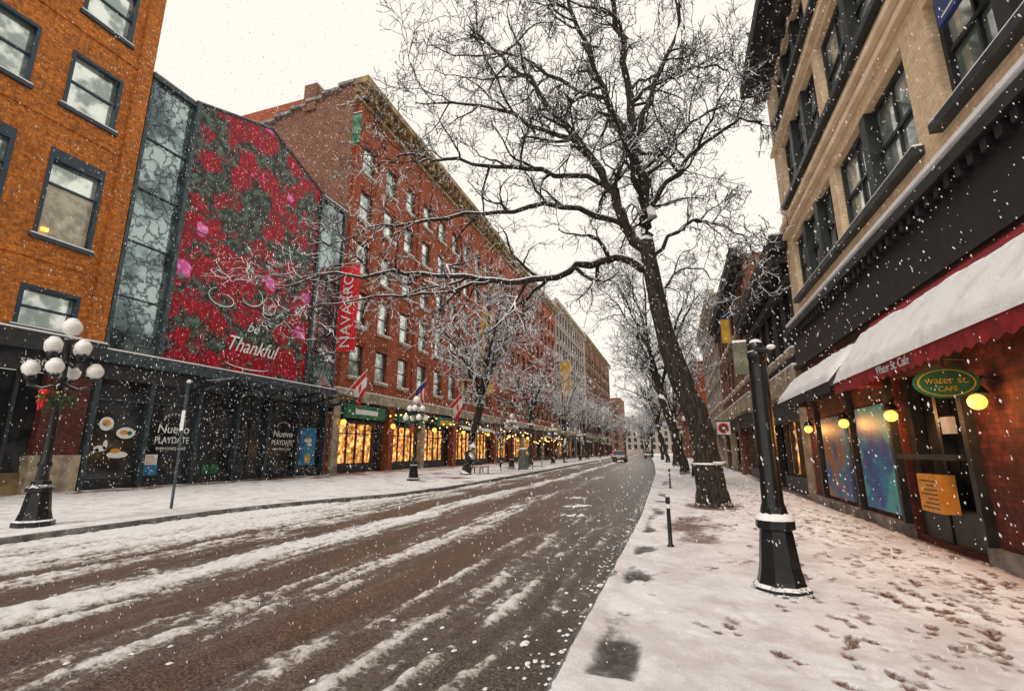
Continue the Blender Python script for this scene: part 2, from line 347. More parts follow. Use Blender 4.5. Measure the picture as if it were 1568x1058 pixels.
P=np.where(RD<2.1,P*near+(1-near)*np.minimum(P,.33),P)
P=P-np.clip((RY-16)/50,0,.09)
slush=P+(vnoise(RD,RY,9,33,1.1)-.5)*.34+(vnoise(RD,RY,4,34,.5)-.5)*.22+(vnoise(RD,RY,8,35)-.5)*.2+(vnoise(RD,RY,19,36)-.5)*.2+(vnoise(RD,RY,.5,37)-.5)*.22
s01=np.clip((slush-.36)/.5,0,1); RZ=.045*s01*s01*(3-2*s01)*(.6+.8*vnoise(RD,RY,13,38))-.004
RZ=np.where(RY>28,0.0,RZ)
gridmesh('road',RX,RY,RZ,ROAD,'slush',slush,np.stack([RD/12.0,(RY+20)/200.0],-1))
def kerb(name,T,sg):
    k=MB().m(CONC)
    for a,b in zip(YS,YS[1:]):
        xa,xb=itp(T,a),itp(T,b); w=0.16*sg
        k.quad((xa,a,-.01),(xb,b,-.01),(xb,b,.14),(xa,a,.14)); k.quad((xa,a,.14),(xb,b,.14),(xb+w,b,.145),(xa+w,a,.145))
    k.build(name)
kerb('kerb',LC,-1); kerb('kerb',RC,1)
lw=MB().m(WALK2)
for a,b in zip(YS,YS[1:]):
    lw.quad((itp(LC,a)-.07,a,.15),(itp(LC,b)-.07,b,.15),(-25,b,.15),(-25,a,.15))
lw.build('sidewalk')
xs=np.linspace(0,1,200); ysr=np.concatenate([np.arange(0.5,14,0.027),np.arange(14,26,0.06),np.arange(26,70,0.5),np.arange(70,300,10)])
XX=np.zeros((len(ysr),len(xs)));YY=XX.copy()
for j,y in enumerate(ysr):
    x0=itp(RC,y)+.06; x1=4.6
    XX[j]=x0+(x1-x0)*xs; YY[j]=y
M=np.zeros_like(XX)
def stamp(cx,cy,ang,s=1.0):
    j0,j1=np.searchsorted(ysr,[cy-.35,cy+.35])
    if j1<=j0: return
    X=XX[j0:j1]-cx;Y=YY[j0:j1]-cy; c,q=math.cos(ang),math.sin(ang); u=X*c+Y*q; v=-X*q+Y*c
    a=np.exp(-((u/(.058*s))**2+((v-.05)/(.11*s))**2)**2)
    b=np.exp(-((u/(.048*s))**2+((v+.12)/(.06*s))**2)**2)
    M[j0:j1]=np.maximum(M[j0:j1],np.maximum(a,b)*rng.uniform(.45,.95))
for tr in range(46):
    x=rng.normal(2.45,.65); y=rng.uniform(-2,3); a=rng.normal(0,.07); sd=1; st=rng.uniform(.55,.75)
    while y<26:
        y+=st; x+=math.sin(a)*-st*.5+rng.normal(0,.04); a+=rng.normal(0,.04); sd=-sd
        if 0.3<x<3.75 and rng.random()<0.8: stamp(x+sd*.12,y,a+rng.normal(0,.22),rng.uniform(.85,1.15))
for k in range(22):
    x=rng.uniform(-.3,1.6);y=rng.uniform(2,14); a=rng.uniform(-.9,.9)
    for i in range(3): stamp(x,y,a+rng.normal(0,.1),1.0); x+=-math.sin(a)*.6+.1*(-1)**i; y+=math.cos(a)*.6
n1=vnoise(XX,YY,2.2,1)*.5+vnoise(XX,YY,6,2)*.3+vnoise(XX,YY,15,3)*.2
pit=np.exp(-(((XX-.25)/.6)**2+((YY-10.8)/2.6)**2)**1.5)
pit2=np.exp(-(((XX-.9)/.85)**2+((YY-14.9)/1.2)**2)**2)
wallm=1/(1+np.exp(-(XX-3.72)/.08))
gut=np.exp(-((XX+.52)/.2)**4)*np.clip((vnoise(XX,YY,1.1,8)-.42)*5,0,1)*(YY<26)*(YY>3.6)
M2=np.maximum.reduce([M*(.7+.6*n1),pit*(.15+1.15*n1),pit2*(.5+.9*n1),wallm*.9,gut*(.25+1.0*n1),np.clip((n1-.66)*3.5,0,.7)])
M2=np.clip(M2,0,1)
far=np.clip((YY-24)/10,0,1); M2=M2*(1-far*.5)
ZZ=.15+.055*(1-M2)*(.7+.6*vnoise(XX,YY,3,5))+.008*vnoise(XX,YY,22,6)+.006*vnoise(XX,YY,11,16)+0.03*np.clip(M*(1-M)*4,0,1)
gridmesh('pavement',XX,YY,ZZ,WALK,'melt',M2)
sl=MB().m(SNOW)
def lump(cx,cy,z,r):
    n=len(sl.v); seg=7; rings=4
    for i in range(rings+1):
        for k in range(seg):
            a=2*math.pi*k/seg; e=math.pi/2*i/rings; rr=r*math.cos(e)*rng.uniform(.6,1.3)+1e-3
            sl.v.append((cx+rr*math.cos(a),cy+rr*1.3*math.sin(a),z+r*.5*math.sin(e)*rng.uniform(.8,1.2)))
    for i in range(rings):
        for k in range(seg): k2=(k+1)%seg; sl.add((n+i*seg+k,n+i*seg+k2,n+(i+1)*seg+k2,n+(i+1)*seg+k))
for i in range(1300):
    k=rng.random(); y=2+28*rng.random()**1.6
    if k<.4: x=itp(RC,y)+rng.normal(-.12,.12)
    elif k<.65: x=itp(LC,y)+abs(rng.normal(0,.25))+.02
    else: x=rng.choice([-1.4,-1.9,-2.4,-4.4,-6.5,-6.2,-6.8,-8.3,-9.2])+rng.normal(0,.2)
    if x>itp(RC,y)-.01: continue
    lump(x,y,0,rng.uniform(.006,.024) if rng.random()<.95 else rng.uniform(.03,.05))
for cx,cy in ((-3.1,15.2),(-2.9,15.6),(-2.6,13.1),(-3.4,18)):
    for i in range(26): lump(cx+rng.normal(0,.16),cy+rng.normal(0,.12),0,rng.uniform(.02,.06))
sl.build('slush_lumps')
# ------------------------------------------------------------ LEFT building A (orange brick)
XL=-22.0
A=empty('orange_brick_building'); w=MB().m(BR_OR); fr=MB(); gl=MB(); tr=MB()
rows=[(6.05,7.6),(9.5,13.1),(15.0,17.5),(19.4,21.9)]; ops=[]
for r0,r1 in rows:
    for k in range(5):
        y0=10.15-2.95*k; ops.append((y0,y0+1.9,r0,r1))
wall(w,XL,1,-5,13.05,5.9,26,ops,.3)
w.quad((XL,13.05,5.9),(-36,13.05,5.9),(-36,13.05,26),(XL,13.05,26)); w.quad((XL,-5,5.9),(-36,-5,5.9),(-36,-5,26),(XL,-5,26))
w.quad((XL,-5,26),(XL,13.05,26),(-36,13.05,26),(-36,-5,26))
w.m(BR_OR).box(XL,XL+.14,12.45,13.05,5.95,26.1)
for o in ops:
    window(fr,gl,NAVY,GLB,XL,1,*o[:4],.25,.11,.5 if o[3]-o[2]<3 else .62,0,BLIND if 9<o[2]<14 else None)
    tr.m(NAVY).box(XL+.002,XL+.12,o[0]-.1,o[1]+.1,o[2]-.16,o[2]); tr.m(SNOW).box(XL+.01,XL+.11,o[0]-.08,o[1]+.08,o[2],o[2]+.05)
    tr.m(NAVY).box(XL-.1,XL+.03,o[0],o[0]+.13,o[2]+.055,o[3]-.01); tr.box(XL-.1,XL+.03,o[1]-.13,o[1],o[2]+.055,o[3]-.01); tr.box(XL-.1,XL+.033,o[0]+.13,o[1]-.13,o[3]-(.14 if o[3]-o[2]<3 else .45),o[3]-.012)
for z in (8.6,14.1,18.5): tr.m(BR_OR).box(XL+.001,XL+.06,-5,12.44,z,z+.18)
tr.m(DARK).box(XL-.2,XL+.5,-5,13.0,5.2,5.85); tr.m(SNOW).box(XL,XL+.48,-5,13,5.85,5.92)
tr.m(DARK).box(XL-.25,XL+.1,-5,13.0,4.5,5.2)
w.m(BR_DK).box(XL-.3,XL+.05,11.5,12.95,1.5,4.5); w.m(STONE).box(XL-.35,XL+.12,11.4,13.0,.1,1.5)
w.m(BR_DK).box(XL-.3,XL+.05,7.2,8.0,1.5,4.5); w.m(STONE).box(XL-.35,XL+.12,7.1,8.1,.1,1.5)
gl.m(GLD); gl.quad((XL-.35,-5,.1),(XL-.35,13,.1),(XL-.35,13,4.5),(XL-.35,-5,4.5))
for y in (8.9,9.8,10.7): fr.m(DARK).box(XL-.34,XL-.2,y,y+.12,.1,4.5)
fr.m(OCHRE).box(XL-.34,XL-.22,8.1,11.4,.1,.9); fr.m(LAMPO).box(XL-.1,XL,10.4,10.6,9.75,9.87)
text(A,'shop_lettering','sport',(XL+.12,11.0,4.85),.42,RL,WHITEP)
w.build('walls',A); fr.build('window_frames',A); gl.build('window_glass',A); tr.build('trim',A)
# ------------------------------------------------------------ LEFT building B (glass atrium with mural)
B=empty('glass_atrium_building'); st=MB(); gg=MB(); mu=MB()
mu.m(MURAL); x=XL+.12
mu.quad((x,15.4,5.75),(x,24.5,5.75),(x,24.5,18.9),(x,19.95,20.6),(x,15.4,18.9))
gg.m(GLT)
gg.quad((XL,13.06,5.7),(XL,15.35,5.7),(XL,15.35,18.6),(XL,13.06,18.6)); gg.quad((XL,24.55,5.7),(XL,27.4,5.7),(XL,27.4,18.6),(XL,24.55,18.6))
st.m(GREYM)
for y in (15.2,24.5): st.box(XL-.3,XL+.3,y,y+.2,5.7,18.95)
for y,wd in ((13.1,.16),(27.2,.15)): st.box(XL+.01,XL+.12,y,y+wd,5.7,18.6)
for z in (8.1,10.6,13.1,15.6): st.box(XL+.005,XL+.08,13.26,15.2,z,z+.06); st.box(XL+.005,XL+.08,24.72,27.2,z,z+.06)
st.box(XL-.2,XL+.22,13.08,15.2,18.6,18.85); st.box(XL-.2,XL+.22,24.7,27.4,18.6,18.85)
st.m(SNOW).box(XL-.2,XL+.2,13.1,15.2,18.85,18.92).box(XL-.2,XL+.2,24.7,27.38,18.85,18.92)
st.m(GREYM); st.path([(XL+.1,15.3,18.95),(XL+.1,19.95,20.68)],[.12,.12],4); st.path([(XL+.1,24.6,18.95),(XL+.1,19.95,20.68)],[.12,.12],4)
st.m(GREYM)
for z in (9.0,12.3,15.6): st.box(XL+.123,XL+.14,15.4,24.5,z,z+.06)
st.m(DARK)
for y in (17.6,19.95,22.2): st.box(XL+.122,XL+.13,y,y+.025,5.75,18.9)
st.m(SNOW); st.quad((XL,15.2,18.8),(XL,19.95,20.55),(-36,19.95,20.55),(-36,15.2,18.8)); st.quad((XL,24.7,18.8),(XL,19.95,20.55),(-36,19.95,20.55),(-36,24.7,18.8))
st.quad((XL,13.06,18.58),(XL,15.2,18.58),(-36,15.2,18.58),(-36,13.06,18.58))
st.m(GREYM).box(XL-.3,XL+.35,13.08,27.4,5.2,5.7); st.m(SNOW).box(XL+.15,XL+.34,13.1,27.38,5.7,5.76)
st.m(DARK).box(XL-.3,XL+.1,13.08,27.4,4.55,5.2); gg.m(GLD); gg.quad((XL-.25,13.06,.1),(XL-.25,27.4,.1),(XL-.25,27.4,4.6),(XL-.25,13.06,4.6))
for y in (13.1,15.3,17.7,20.0,22.1,24.5,26.9): st.m(GREYM).box(XL-.24,XL+.05,y,y+.2,.1,4.55)
for y in (18.9,21.1,25.8): st.m(DARK).box(XL-.24,XL-.18,y,y+.06,.6,4.5)
for a,b in zip((13.4,15.6,18.0,20.3,22.4,24.8),(15.28,17.68,19.98,22.08,24.48,26.88)):
    st.m(DARK).box(XL-.24,XL-.1,a,b,.1,.55); st.m(GREYM).box(XL-.24,XL-.13,a,b,3.7,3.78)
cn=MB().m(GLT); cn.quad((XL+.35,17.5,4.6),(XL+2.6,17.5,5.0),(XL+2.6,27,5.0),(XL+.35,27,4.6)); cn.m(GREYM)
for y in np.arange(17.5,27.1,1.9): cn.path([(XL+.3,y,4.55),(XL+2.65,y,4.96)],[.05,.035],6); cn.path([(XL+.3,y,5.6),(XL+2.4,y,5.0)],[.025,.025],5)
cn.path([(XL+2.65,17.5,5.0),(XL+2.65,27,5.0)],[.05,.05],6); cn.m(SNOW).box(XL+.4,XL+2.6,17.6,26.9,5.03,5.05); cn.build('glass_canopy',B)
XT=XL+.06
for y,b1,b2 in ((16.6,'Nuevo','PLAYDATE'),(23.3,'Nuevo','PLAYDATE')):
    text(B,'lettering',b1,(XT,y,2.62),.56,RL,WHITEP,.1); text(B,'lettering',b2,(XT,y,2.12),.42,RL,WHITEP,sx=.82); text(B,'lettering','EVERYONE\'S CAFE',(XT,y,1.75),.17,RL,WHITEP)
    for k in range(9):
        a=rad(20*k+10); st.m(PALEG).box(XT-.01,XT,y+.5*math.cos(a)-.03,y+.5*math.cos(a)+.03,3.0+.32*math.sin(a)-.05,3.0+.32*math.sin(a)+.05)
text(B,'lettering','HOLLYWOOD',(XL-.1,19.0,2.7),.24,RL,GREYM); text(B,'lettering','Y',(XL-.1,19.0,2.0),.8,RL,GREYM)
def disc(mb,x,y,z,r,n=20,rz=None):
    rz=rz or r; mb.quad(*[(x,y+r*math.cos(2*math.pi*k/n),z+rz*math.sin(2*math.pi*k/n)) for k in range(n)])
po=MB()
po.m(WHITEP); disc(po,XL-.2,13.9,2.75,.28); disc(po,XL-.2,14.7,2.4,.38,20,.24); disc(po,XL-.2,13.8,1.75,.24,20,.12); disc(po,XL-.2,14.5,1.5,.42,20,.14)
disc(po,XL-.2,13.98,1.9,.09,10,.2); po.quad((XL-.2,13.72,1.78),(XL-.2,13.45,1.55),(XL-.2,13.8,1.66))
po.m(ORANGEP); disc(po,XL-.19,13.9,2.78,.17,12,.14); disc(po,XL-.19,14.62,2.42,.16,12,.1); disc(po,XL-.19,14.4,1.66,.2,12,.1); po.m(GREENS); disc(po,XL-.188,14.85,2.4,.1,10,.09); disc(po,XL-.185,13.84,2.72,.08,10,.06)
po.m(TEAL).box(XL-.21,XL-.17,15.6,16.25,.6,1.05); po.m(WHITEP).box(XL-.21,XL-.165,15.65,16.2,1.06,1.5)
for k in range(4): po.m(ORANGEP).box(XL-.164,XL-.16,15.7,16.15,1.12+.09*k,1.15+.09*k)
po.m(TEAL).box(XL-.21,XL-.165,25.0,26.4,.8,3.1); po.m(WHITEP); disc(po,XL-.16,25.7,2.3,.34,14,.14); disc(po,XL-.16,25.85,2.05,.2,14,.1); po.m(YEL).box(XL-.162,XL-.155,25.5,26.0,.95,1.4); po.m(ORANGEP); disc(po,XL-.155,25.6,2.4,.16,10,.08)
po.m(GREENS).box(XL-.21,XL-.18,18.5,19.4,.5,1.0)
po.build('window_posters',B)
text(B,'mural_lettering','Thankful',(XL+.16,20.3,7.2),1.15,RL,WHITEP,.45,sx=.85); text(B,'mural_lettering','be',(XL+.16,20.2,8.3),.8,RL,WHITEP,.45)
sw=MB().m(WHITEP,True)
def curve(c,r0,r1,a0,a1,rz,w=.035):
    pts=[(XL+.16,c[0]+ (r0+(r1-r0)*i/24)*math.cos(a0+(a1-a0)*i/24),c[1]+rz*(r0+(r1-r0)*i/24)*math.sin(a0+(a1-a0)*i/24)) for i in range(25)]
    sw.path(pts,[w*(.4+.6*math.sin(math.pi*i/24)) for i in range(25)],5)
curve((18.2,9.4),1.0,.4,rad(120),rad(470),.55); curve((19.6,9.9),.3,1.3,rad(-150),rad(60),.6); curve((21.0,9.7),.2,.8,rad(-200),rad(80),.8); curve((20.4,6.3),1.8,1.4,rad(200),rad(330),.2)
sw.build('mural_flourish',B)
st.build('steel_structure',B); gg.build('glazing',B); mu.build('mural_panel',B)
# ------------------------------------------------------------ brick row buildings
def row_building(name,x,dn,y0,y1,ztop,depth,cols,cw,rows,wm,frm,gm,cor=1.2,corm=OCHRE,pil=True,gz=5.9,litp=0.6,arch=False):
    E=empty(name); w=MB().m(wm); fr=MB(); gl=MB(); tr=MB(); ops=[]
    for r0,r1 in rows:
        for c in cols:
            if y0+.3<c and c+cw<y1-.3: ops.append((c,c+cw,r0,r1))
    wall(w,x,dn,y0,y1,gz,ztop,ops,.35)
    xb=x-dn*depth
    w.quad((x,y0,0),(xb,y0,0),(xb,y0,ztop),(x,y0,ztop)); w.quad((x,y1,0),(xb,y1,0),(xb,y1,ztop),(x,y1,ztop))
    tr.m(SNOW).quad((x,y0,ztop+.002),(xb,y0,ztop+.002),(xb,y1,ztop+.002),(x,y1,ztop+.002))
    for o in ops:
        window(fr,gl,frm,gm,x,dn,*o[:4],.3,.09,.5)
        tr.m(STONE).box(x+dn*.002,x+dn*.16,o[0]-.12,o[1]+.12,o[2]-.2,o[2]-.002); tr.m(SNOW).box(x+dn*.01,x+dn*.15,o[0]-.1,o[1]+.1,o[2],o[2]+.07)
        if arch:
            k=7; ym=(o[0]+o[1])/2; hw=(o[1]-o[0])/2+.14
            pts=[(ym+hw*math.cos(math.pi*i/k),o[3]-.02+.42*math.sin(math.pi*i/k)) for i in range(k+1)]
            tr.m(wm)
            for (ya,za),(yb,zb) in zip(pts,pts[1:]):
                tr.quad((x+dn*.07,ya,za),(x+dn*.07,yb,zb),(x+dn*.07,yb,zb+.2),(x+dn*.07,ya,za+.2)); tr.quad((x+dn*.07,ya,za+.2),(x+dn*.07,yb,zb+.2),(x,yb,zb+.2),(x,ya,za+.2)); tr.quad((x+dn*.07,ya,za),(x+dn*.07,yb,zb),(x,yb,zb),(x,ya,za))
        else: tr.m(wm).box(x+dn*.002,x+dn*.07,o[0]-.15,o[1]+.15,o[3]+.01,o[3]+.32)
    if pil:
        for i,c in enumerate(cols):
            if i%3==0 and y0<c-.8<y1: tr.m(wm).box(x+dn*.003,x+dn*.2,c-1.15,c-.45,gz+.02,ztop-1.6)
    if cor>0:
        for k,(p,z0,z1) in enumerate(((.25,1.6,1.3),(.55,.9,.5),(cor,.5,.0))):
            tr.m(corm).box(x-dn*.1,x+dn*p,y0-(.3 if k==2 else .05),y1,ztop-z0+.3,ztop-z1+.3)
        tr.m(SNOW).box(x-dn*.1,x+dn*(cor-.05),y0-.28,y1,ztop+.3,ztop+.38)
        yy=y0+.1
        while yy<y1-.4: tr.m(corm).box(x+dn*.26,x+dn*(cor-.2),yy,yy+.22,ztop-1.0,ztop-.602+.4); yy+=1.1
    tr.m(STONE).box(x-dn*.3,x+dn*.35,y0,y1,gz-.75,gz); tr.m(SNOW).box(x,x+dn*.33,y0,y1,gz,gz+.07)
    tr.m(DARK).box(x-dn*.3,x+dn*.05,y0,y1,gz-1.6,gz-.75)
    gl.m(GLD); gl.quad((x-dn*.5,y0,.1),(x-dn*.5,y1,.1),(x-dn*.5,y1,gz-1.6),(x-dn*.5,y0,gz-1.6))
    yy=y0+.1; k=0; R=random.Random(name)
    while yy<y1-1:
        tr.m(STONE if k%2==0 else wm).box(x-dn*.48,x+dn*.12,yy,yy+.75,.1,gz-.76)
        a,b=yy+1.0,min(yy+5.4,y1-.2)
        if b-a>2:
            if R.random()<litp or k in(0,):
                gl.m(LIT); gl.quad((x-dn*.42,a+.2,.8),(x-dn*.42,b-.2,.8),(x-dn*.42,b-.2,3.6),(x-dn*.42,a+.2,3.6))
            for yy2 in np.linspace(a,b-.1,5): fr.m(frm).box(x-dn*.4,x-dn*.25,yy2,yy2+.09,.1,3.9)
            fr.m(frm).box(x-dn*.41,x-dn*.15,a-.2,b+.1,.1,.72); fr.box(x-dn*.41,x-dn*.15,a-.2,b+.1,3.62,3.85); fr.box(x-dn*.41,x-dn*.3,a-.2,b+.1,2.85,2.93)
            if k>2 and R.random()<.5: fr.m(R.choice([GREENS,REDC,DARK,BLUES])); fr.quad((x+dn*.1,a,gz-1.6),(x+dn*1.1,a,gz-2.1),(x+dn*1.1,b,gz-2.1),(x+dn*.1,b,gz-1.6)); fr.m(SNOW); fr.quad((x+dn*.12,a+.05,gz-1.57),(x+dn*1.08,a+.05,gz-2.04),(x+dn*1.08,b-.05,gz-2.04),(x+dn*.12,b-.05,gz-1.57))
        yy+=6.9-(1.6 if k%2 else 0); k+=1
    w.build('walls',E); fr.build('window_frames',E); gl.build('window_glass',E); tr.build('trim_and_cornice',E); return E
rows5=[(6.9,9.4),(10.8,13.5),(14.9,17.4),(19.2,21.7),(23.2,25.6)]
C=row_building('red_brick_warehouse',XL,1,27.5,60,30.0,14,[28.95+3.3*k for k in range(10)],1.65,rows5,BR_RED,DARK,GLB,arch=True,litp=1.0)
c=MB().m(BR_OLD)
c.quad((XL+.01,27.47,5),(-36,27.47,5),(-36,27.47,27.4),(XL+.01,27.47,30.6)); c.box(-27,-25.8,27.3,28.4,28.6,31); c.m(SNOW).box(-27.05,-25.75,27.25,28.45,31,31.12)
for k in range(9): c.m(CONC).box(-36+1.55*k,-36+1.55*k+1.6,27.2,27.7,27.35+.34*k,27.6+.34*k)
c.build('side_wall_and_chimney',C)
dsg=MB(); dsg.m(GREENS).box(XL+.1,XL+.4,28.6,33.4,3.95,4.9); dsg.m(WHITEP).box(XL+.401,XL+.41,29.6,32.4,4.25,4.6); dsg.m(GREENS).box(XL+.1,XL+.4,35.5,40,4.0,4.7); dsg.box(XL+.1,XL+.4,42.4,46.5,4.0,4.9)
dsg.m(YEL).box(XL+.402,XL+.41,43,46,4.2,4.6)
dsg.build('shop_signs',C)
R=random.Random(5)
lb=MB().m(BULB,True)
for y in np.arange(34,58,.8): lb.ball((XL+.5,y,4.2+R.uniform(-.5,.6)),.06,6,4)
for y in np.arange(60,100,1.2): lb.ball((XL+.7,y,3.2+R.uniform(-.4,1.2)),.09,6,4)
lb.build('string_lights')
for y in (28.3,34.6,41.8,48.6,56,64,73,84):
    wl=MB(); wl.m(DARK).box(XL+.12,XL+.3,y-.05,y+.05,3.55,3.65); wl.m(LAMPO,True).ball((XL+.42,y,3.6),.2,10,6); wl.m(DARK).lathe(XL+.42,y,[(.22,3.76),(.05,3.9)],8); wl.build('wall_lamp')
D=row_building('brick_office_building',XL-.3,1,60.02,96,30.6,14,[61+2.9*k for k in range(12)],1.5,[(6.9,9.2),(10.4,12.9),(14,16.4),(17.6,20),(21.2,23.6),(24.6,27)],BR_RED,DARK,GL,cor=.8,litp=.5)
E=row_building('pale_brick_building',XL-.2,1,96.02,132,33,14,[97+3*k for k in range(12)],2.0,[(6.5+3.7*k,9+3.7*k) for k in range(7)],BR_PALE,DARK,GL,cor=.5,corm=STONE,pil=False,litp=.4)
F=row_building('old_warehouse',XL-.8,1,132.02,190,34,14,[133.5+3.6*k for k in range(16)],1.8,[(6.5+4*k,9+4*k) for k in range(6)],BR_OLD,DARK,GL,cor=.8,litp=.2)
def banner(name,x0,x1,y,z0,z1,mat,txt=None,tm=WHITEP):
    e=empty(name); b=MB(); b.m(DARK).path([(x0-.1,y,z1+.06),(x1+.1,y,z1+.06)],[.035,.035],6); b.path([(x0-.1,y,z0-.06),(x1+.1,y,z0-.06)],[.035,.035],6)
    b.m(SNOW).box(x0,x1,y-.03,y+.03,z1+.09,z1+.13); b.build('brackets',e)
    c=MB().m(mat); n=10
    for i in range(n):
        a,bb=z0+(z1-z0)*i/n,z0+(z1-z0)*(i+1)/n; o1,o2=.06*math.sin(i*1.3),.06*math.sin((i+1)*1.3)
        c.quad((x0,y+o1,a),(x1,y+o1,a),(x1,y+o2,bb),(x0,y+o2,bb))
    c.build('cloth',e)
    if txt: text(e,'lettering',txt,((x0+x1)/2,y-.1,(z0+z1)/2-.2),(x1-x0)*.72,(rad(90),rad(-90),0),tm)
banner('hanging_banner',XL+.15,XL+1.75,27.2,8.3,14.6,REDF,'NAVARRO'); banner('hanging_banner',XL+.2,XL+1.0,27.1,24.4,26.9,GREENS)
banner('hanging_banner',XL+.2,XL+1.9,53.7,8.3,18.5,YEL); banner('hanging_banner',XL+.2,XL+1.7,84,9,16,REDC); banner('hanging_banner',XL+.2,XL+2.4,98,9,20,YEL); banner('hanging_banner',XL+.2,XL+2,72,8,12,REDC)
def flag(x,y,z,kind,H=1.25,L=2.0):
    e=empty('wall_flag'); p=MB().m(WHITEP,True); A0=Vector((XL,y,z-1.0)); A1=Vector((x+.3,y,z+.9)); d=(A1-A0).normalized()
    p.path([tuple(A0),tuple(A1)],[.035,.03],6); p.ball(tuple(A1+d*.05),.07,6,4); p.build('pole',e)
    c=MB(); nt,nh=12,5
    def f(t,h):
        b=A1-d*(H*h); return (b.x+.28*t*L*(.4+h*.5)-.1*t, y+.16*math.sin(t*5+h*3)*t, b.z-t*L*(.78)+.1*math.sin(h*6)*t)
    for i in range(nt):
        for j in range(nh):
            tm=(i+.5)/nt; hm=(j+.5)/nh
            if kind==0:
                mt=REDF if (tm<.25 or tm>.75) else WHITEP
                if .36<tm<.64 and .3<hm<.7: mt=REDF
            else: mt=BLUES if tm<.35 else (WHITEP if j%2 else REDF)
            c.m(mt,True); a,b,g0,g1=i/nt,(i+1)/nt,j/nh,(j+1)/nh
            c.quad(f(a,g0),f(b,g0),f(b,g1),f(a,g1))
    c.build('cloth',e)
flag(-20.3,28.3,6.2,0,1.4); flag(-20.3,44.4,6.4,0,1.5,2.3); flag(-20.3,36.8,6.7,1)
# ------------------------------------------------------------ RIGHT building (cream)
XR=3.9
G=empty('cream_brick_building'); w=MB().m(BR_CR); fr=MB(); gl=MB(); tr=MB()
cols=[(0.6,3.6,1),(4.75,7.55,1),(8.3,11.9,1),(12.25,16.1,2)]; rws=[(6.2,8.05),(9.3,11.3),(12.2,13.6)]; ops=[(a,b,c0,c1) for a,b,m_ in cols for c0,c1 in rws]
wall(w,XR,-1,-4,17.0,5.5,14.6,ops,.3)
w.quad((XR,17,0),(18,17,0),(18,17,14.6),(XR,17,14.6)); w.quad((XR,-4,0),(18,-4,0),(18,-4,14.6),(XR,-4,14.6)); w.quad((XR,-4,14.6),(18,-4,14.6),(18,17,14.6),(XR,17,14.6))
for a,b,mu_ in cols:
    for c0,c1 in rws:
        window(fr,gl,DARK,GLB,XR,-1,a,b,c0,c1,.25,.09,.52,0)
        for i in range(mu_):
            ym=a+(b-a)*(i+1)/(mu_+1); fr.m(DARK).box(XR+.2,XR+.0,ym-.13,ym+.13,c0+.002,c1-.002)
        for i in range(mu_+1):
            ym=a+(b-a)*(i+.5)/(mu_+1); fr.m(DARK).box(XR+.215,XR+.17,ym-.025,ym+.025,c0+.09,c1-.09)
        tr.m(DARK).box(XR-.003,XR-.16,a-.12,b+.12,c0-.14,c0-.002); tr.m(SNOW).box(XR-.01,XR-.14,a-.1,b+.1,c0,c0+.04)
for z in (8.35,8.75,11.5): tr.m(CREAMT).box(XR-.002,XR-.12,-4,17.02,z,z+.13); tr.m(SNOW).box(XR-.01,XR-.11,-4,17.0,z+.13,z+.15)
tr.m(BR_BK).box(XR+.1,XR-.35,-4,17.2,13.9,14.3); tr.box(XR+.1,XR-.75,-4,17.4,14.3,14.75); tr.box(XR+.1,XR-.55,-4,17.3,14.75,15.3)
for y in np.arange(-3.8,17,.8): tr.box(XR-.02,XR-.3,y,y+.25,13.65,13.9)
FAS=frost('black_fascia',(0.018,0.018,0.02),0.55,0.9,0.75,1.0,22)
tr.m(FAS).box(XR+.2,XR-.12,-4,17.0,4.25,5.25); tr.box(XR+.2,XR-.30,-4,17.05,5.25,5.42); tr.box(XR+.2,XR-.2,-4,17.03,5.42,5.5)
tr.m(SNOW).box(XR-.01,XR-.29,-4,17.0,5.505,5.57); tr.m(FAS).box(XR+.2,XR-.2,-4,17.0,4.12,4.25)
for y in np.arange(-3.9,16.9,.28): tr.m(FAS).box(XR-.122,XR-.24,y,y+.12,5.08,5.24)
gops=[(8.45,10.65,.25,2.95),(-3,4.5,.6,2.9)]
wb=MB().m(BR_DK); wall(wb,XR,-1,-4,17.0,.1,4.12,gops,.3)
wb.m(CONC).box(XR-.002,XR-.1,-4,8.4,.1,.42); wb.box(XR-.002,XR-.1,10.7,17,.1,.4); wb.build('ground_storey_walls',G)
gl.m(GLD); gl.quad((XR+.28,8.4,.2),(XR+.28,10.7,.2),(XR+.28,10.7,3),(XR+.28,8.4,3)); gl.quad((XR+.28,-3,.6),(XR+.28,4.5,.6),(XR+.28,4.5,3),(XR+.28,-3,3))
fr.m(DARK).box(XR+.27,XR+.1,8.46,8.7,.26,2.94); fr.box(XR+.27,XR+.1,10.4,10.64,.26,2.94); fr.box(XR+.27,XR+.1,9.5,9.6,.26,2.94); fr.box(XR+.26,XR+.05,8.7,9.5,.26,.8); fr.box(XR+.26,XR+.05,9.6,10.4,.26,.8); fr.box(XR+.0,XR-.22,8.5,10.4,1.52,1.6)
for y in (8.3,10.75,12.95,15.75): fr.box(XR-.002,XR-.12,y,y+.12,.42,3.2)
fr.box(XR-.002,XR-.1,8.42,17,3.0,3.35)
ap=MB(); ap.m(ART1).box(XR-.004,XR-.06,10.95,12.7,.5,2.55); ap.m(ART2).box(XR-.004,XR-.06,13.55,15.45,.5,2.5)
ap.m(ORANGEP).box(XR-.02,XR-.24,9.05,9.7,.74,1.3); ap.m(WHITEP).box(XR+.05,XR-.05,8.9,9.1,1.9,2.15)
ap.m(DARK)
for k in range(7): ap.box(XR-.241,XR-.244,9.12,9.63-.1*(k%3),.8+.066*k,.815+.066*k)
ap.build('art_panels_and_posters',G)
w.build('walls',G); fr.build('window_frames',G); gl.build('window_glass',G); tr.build('trim_and_cornice',G)
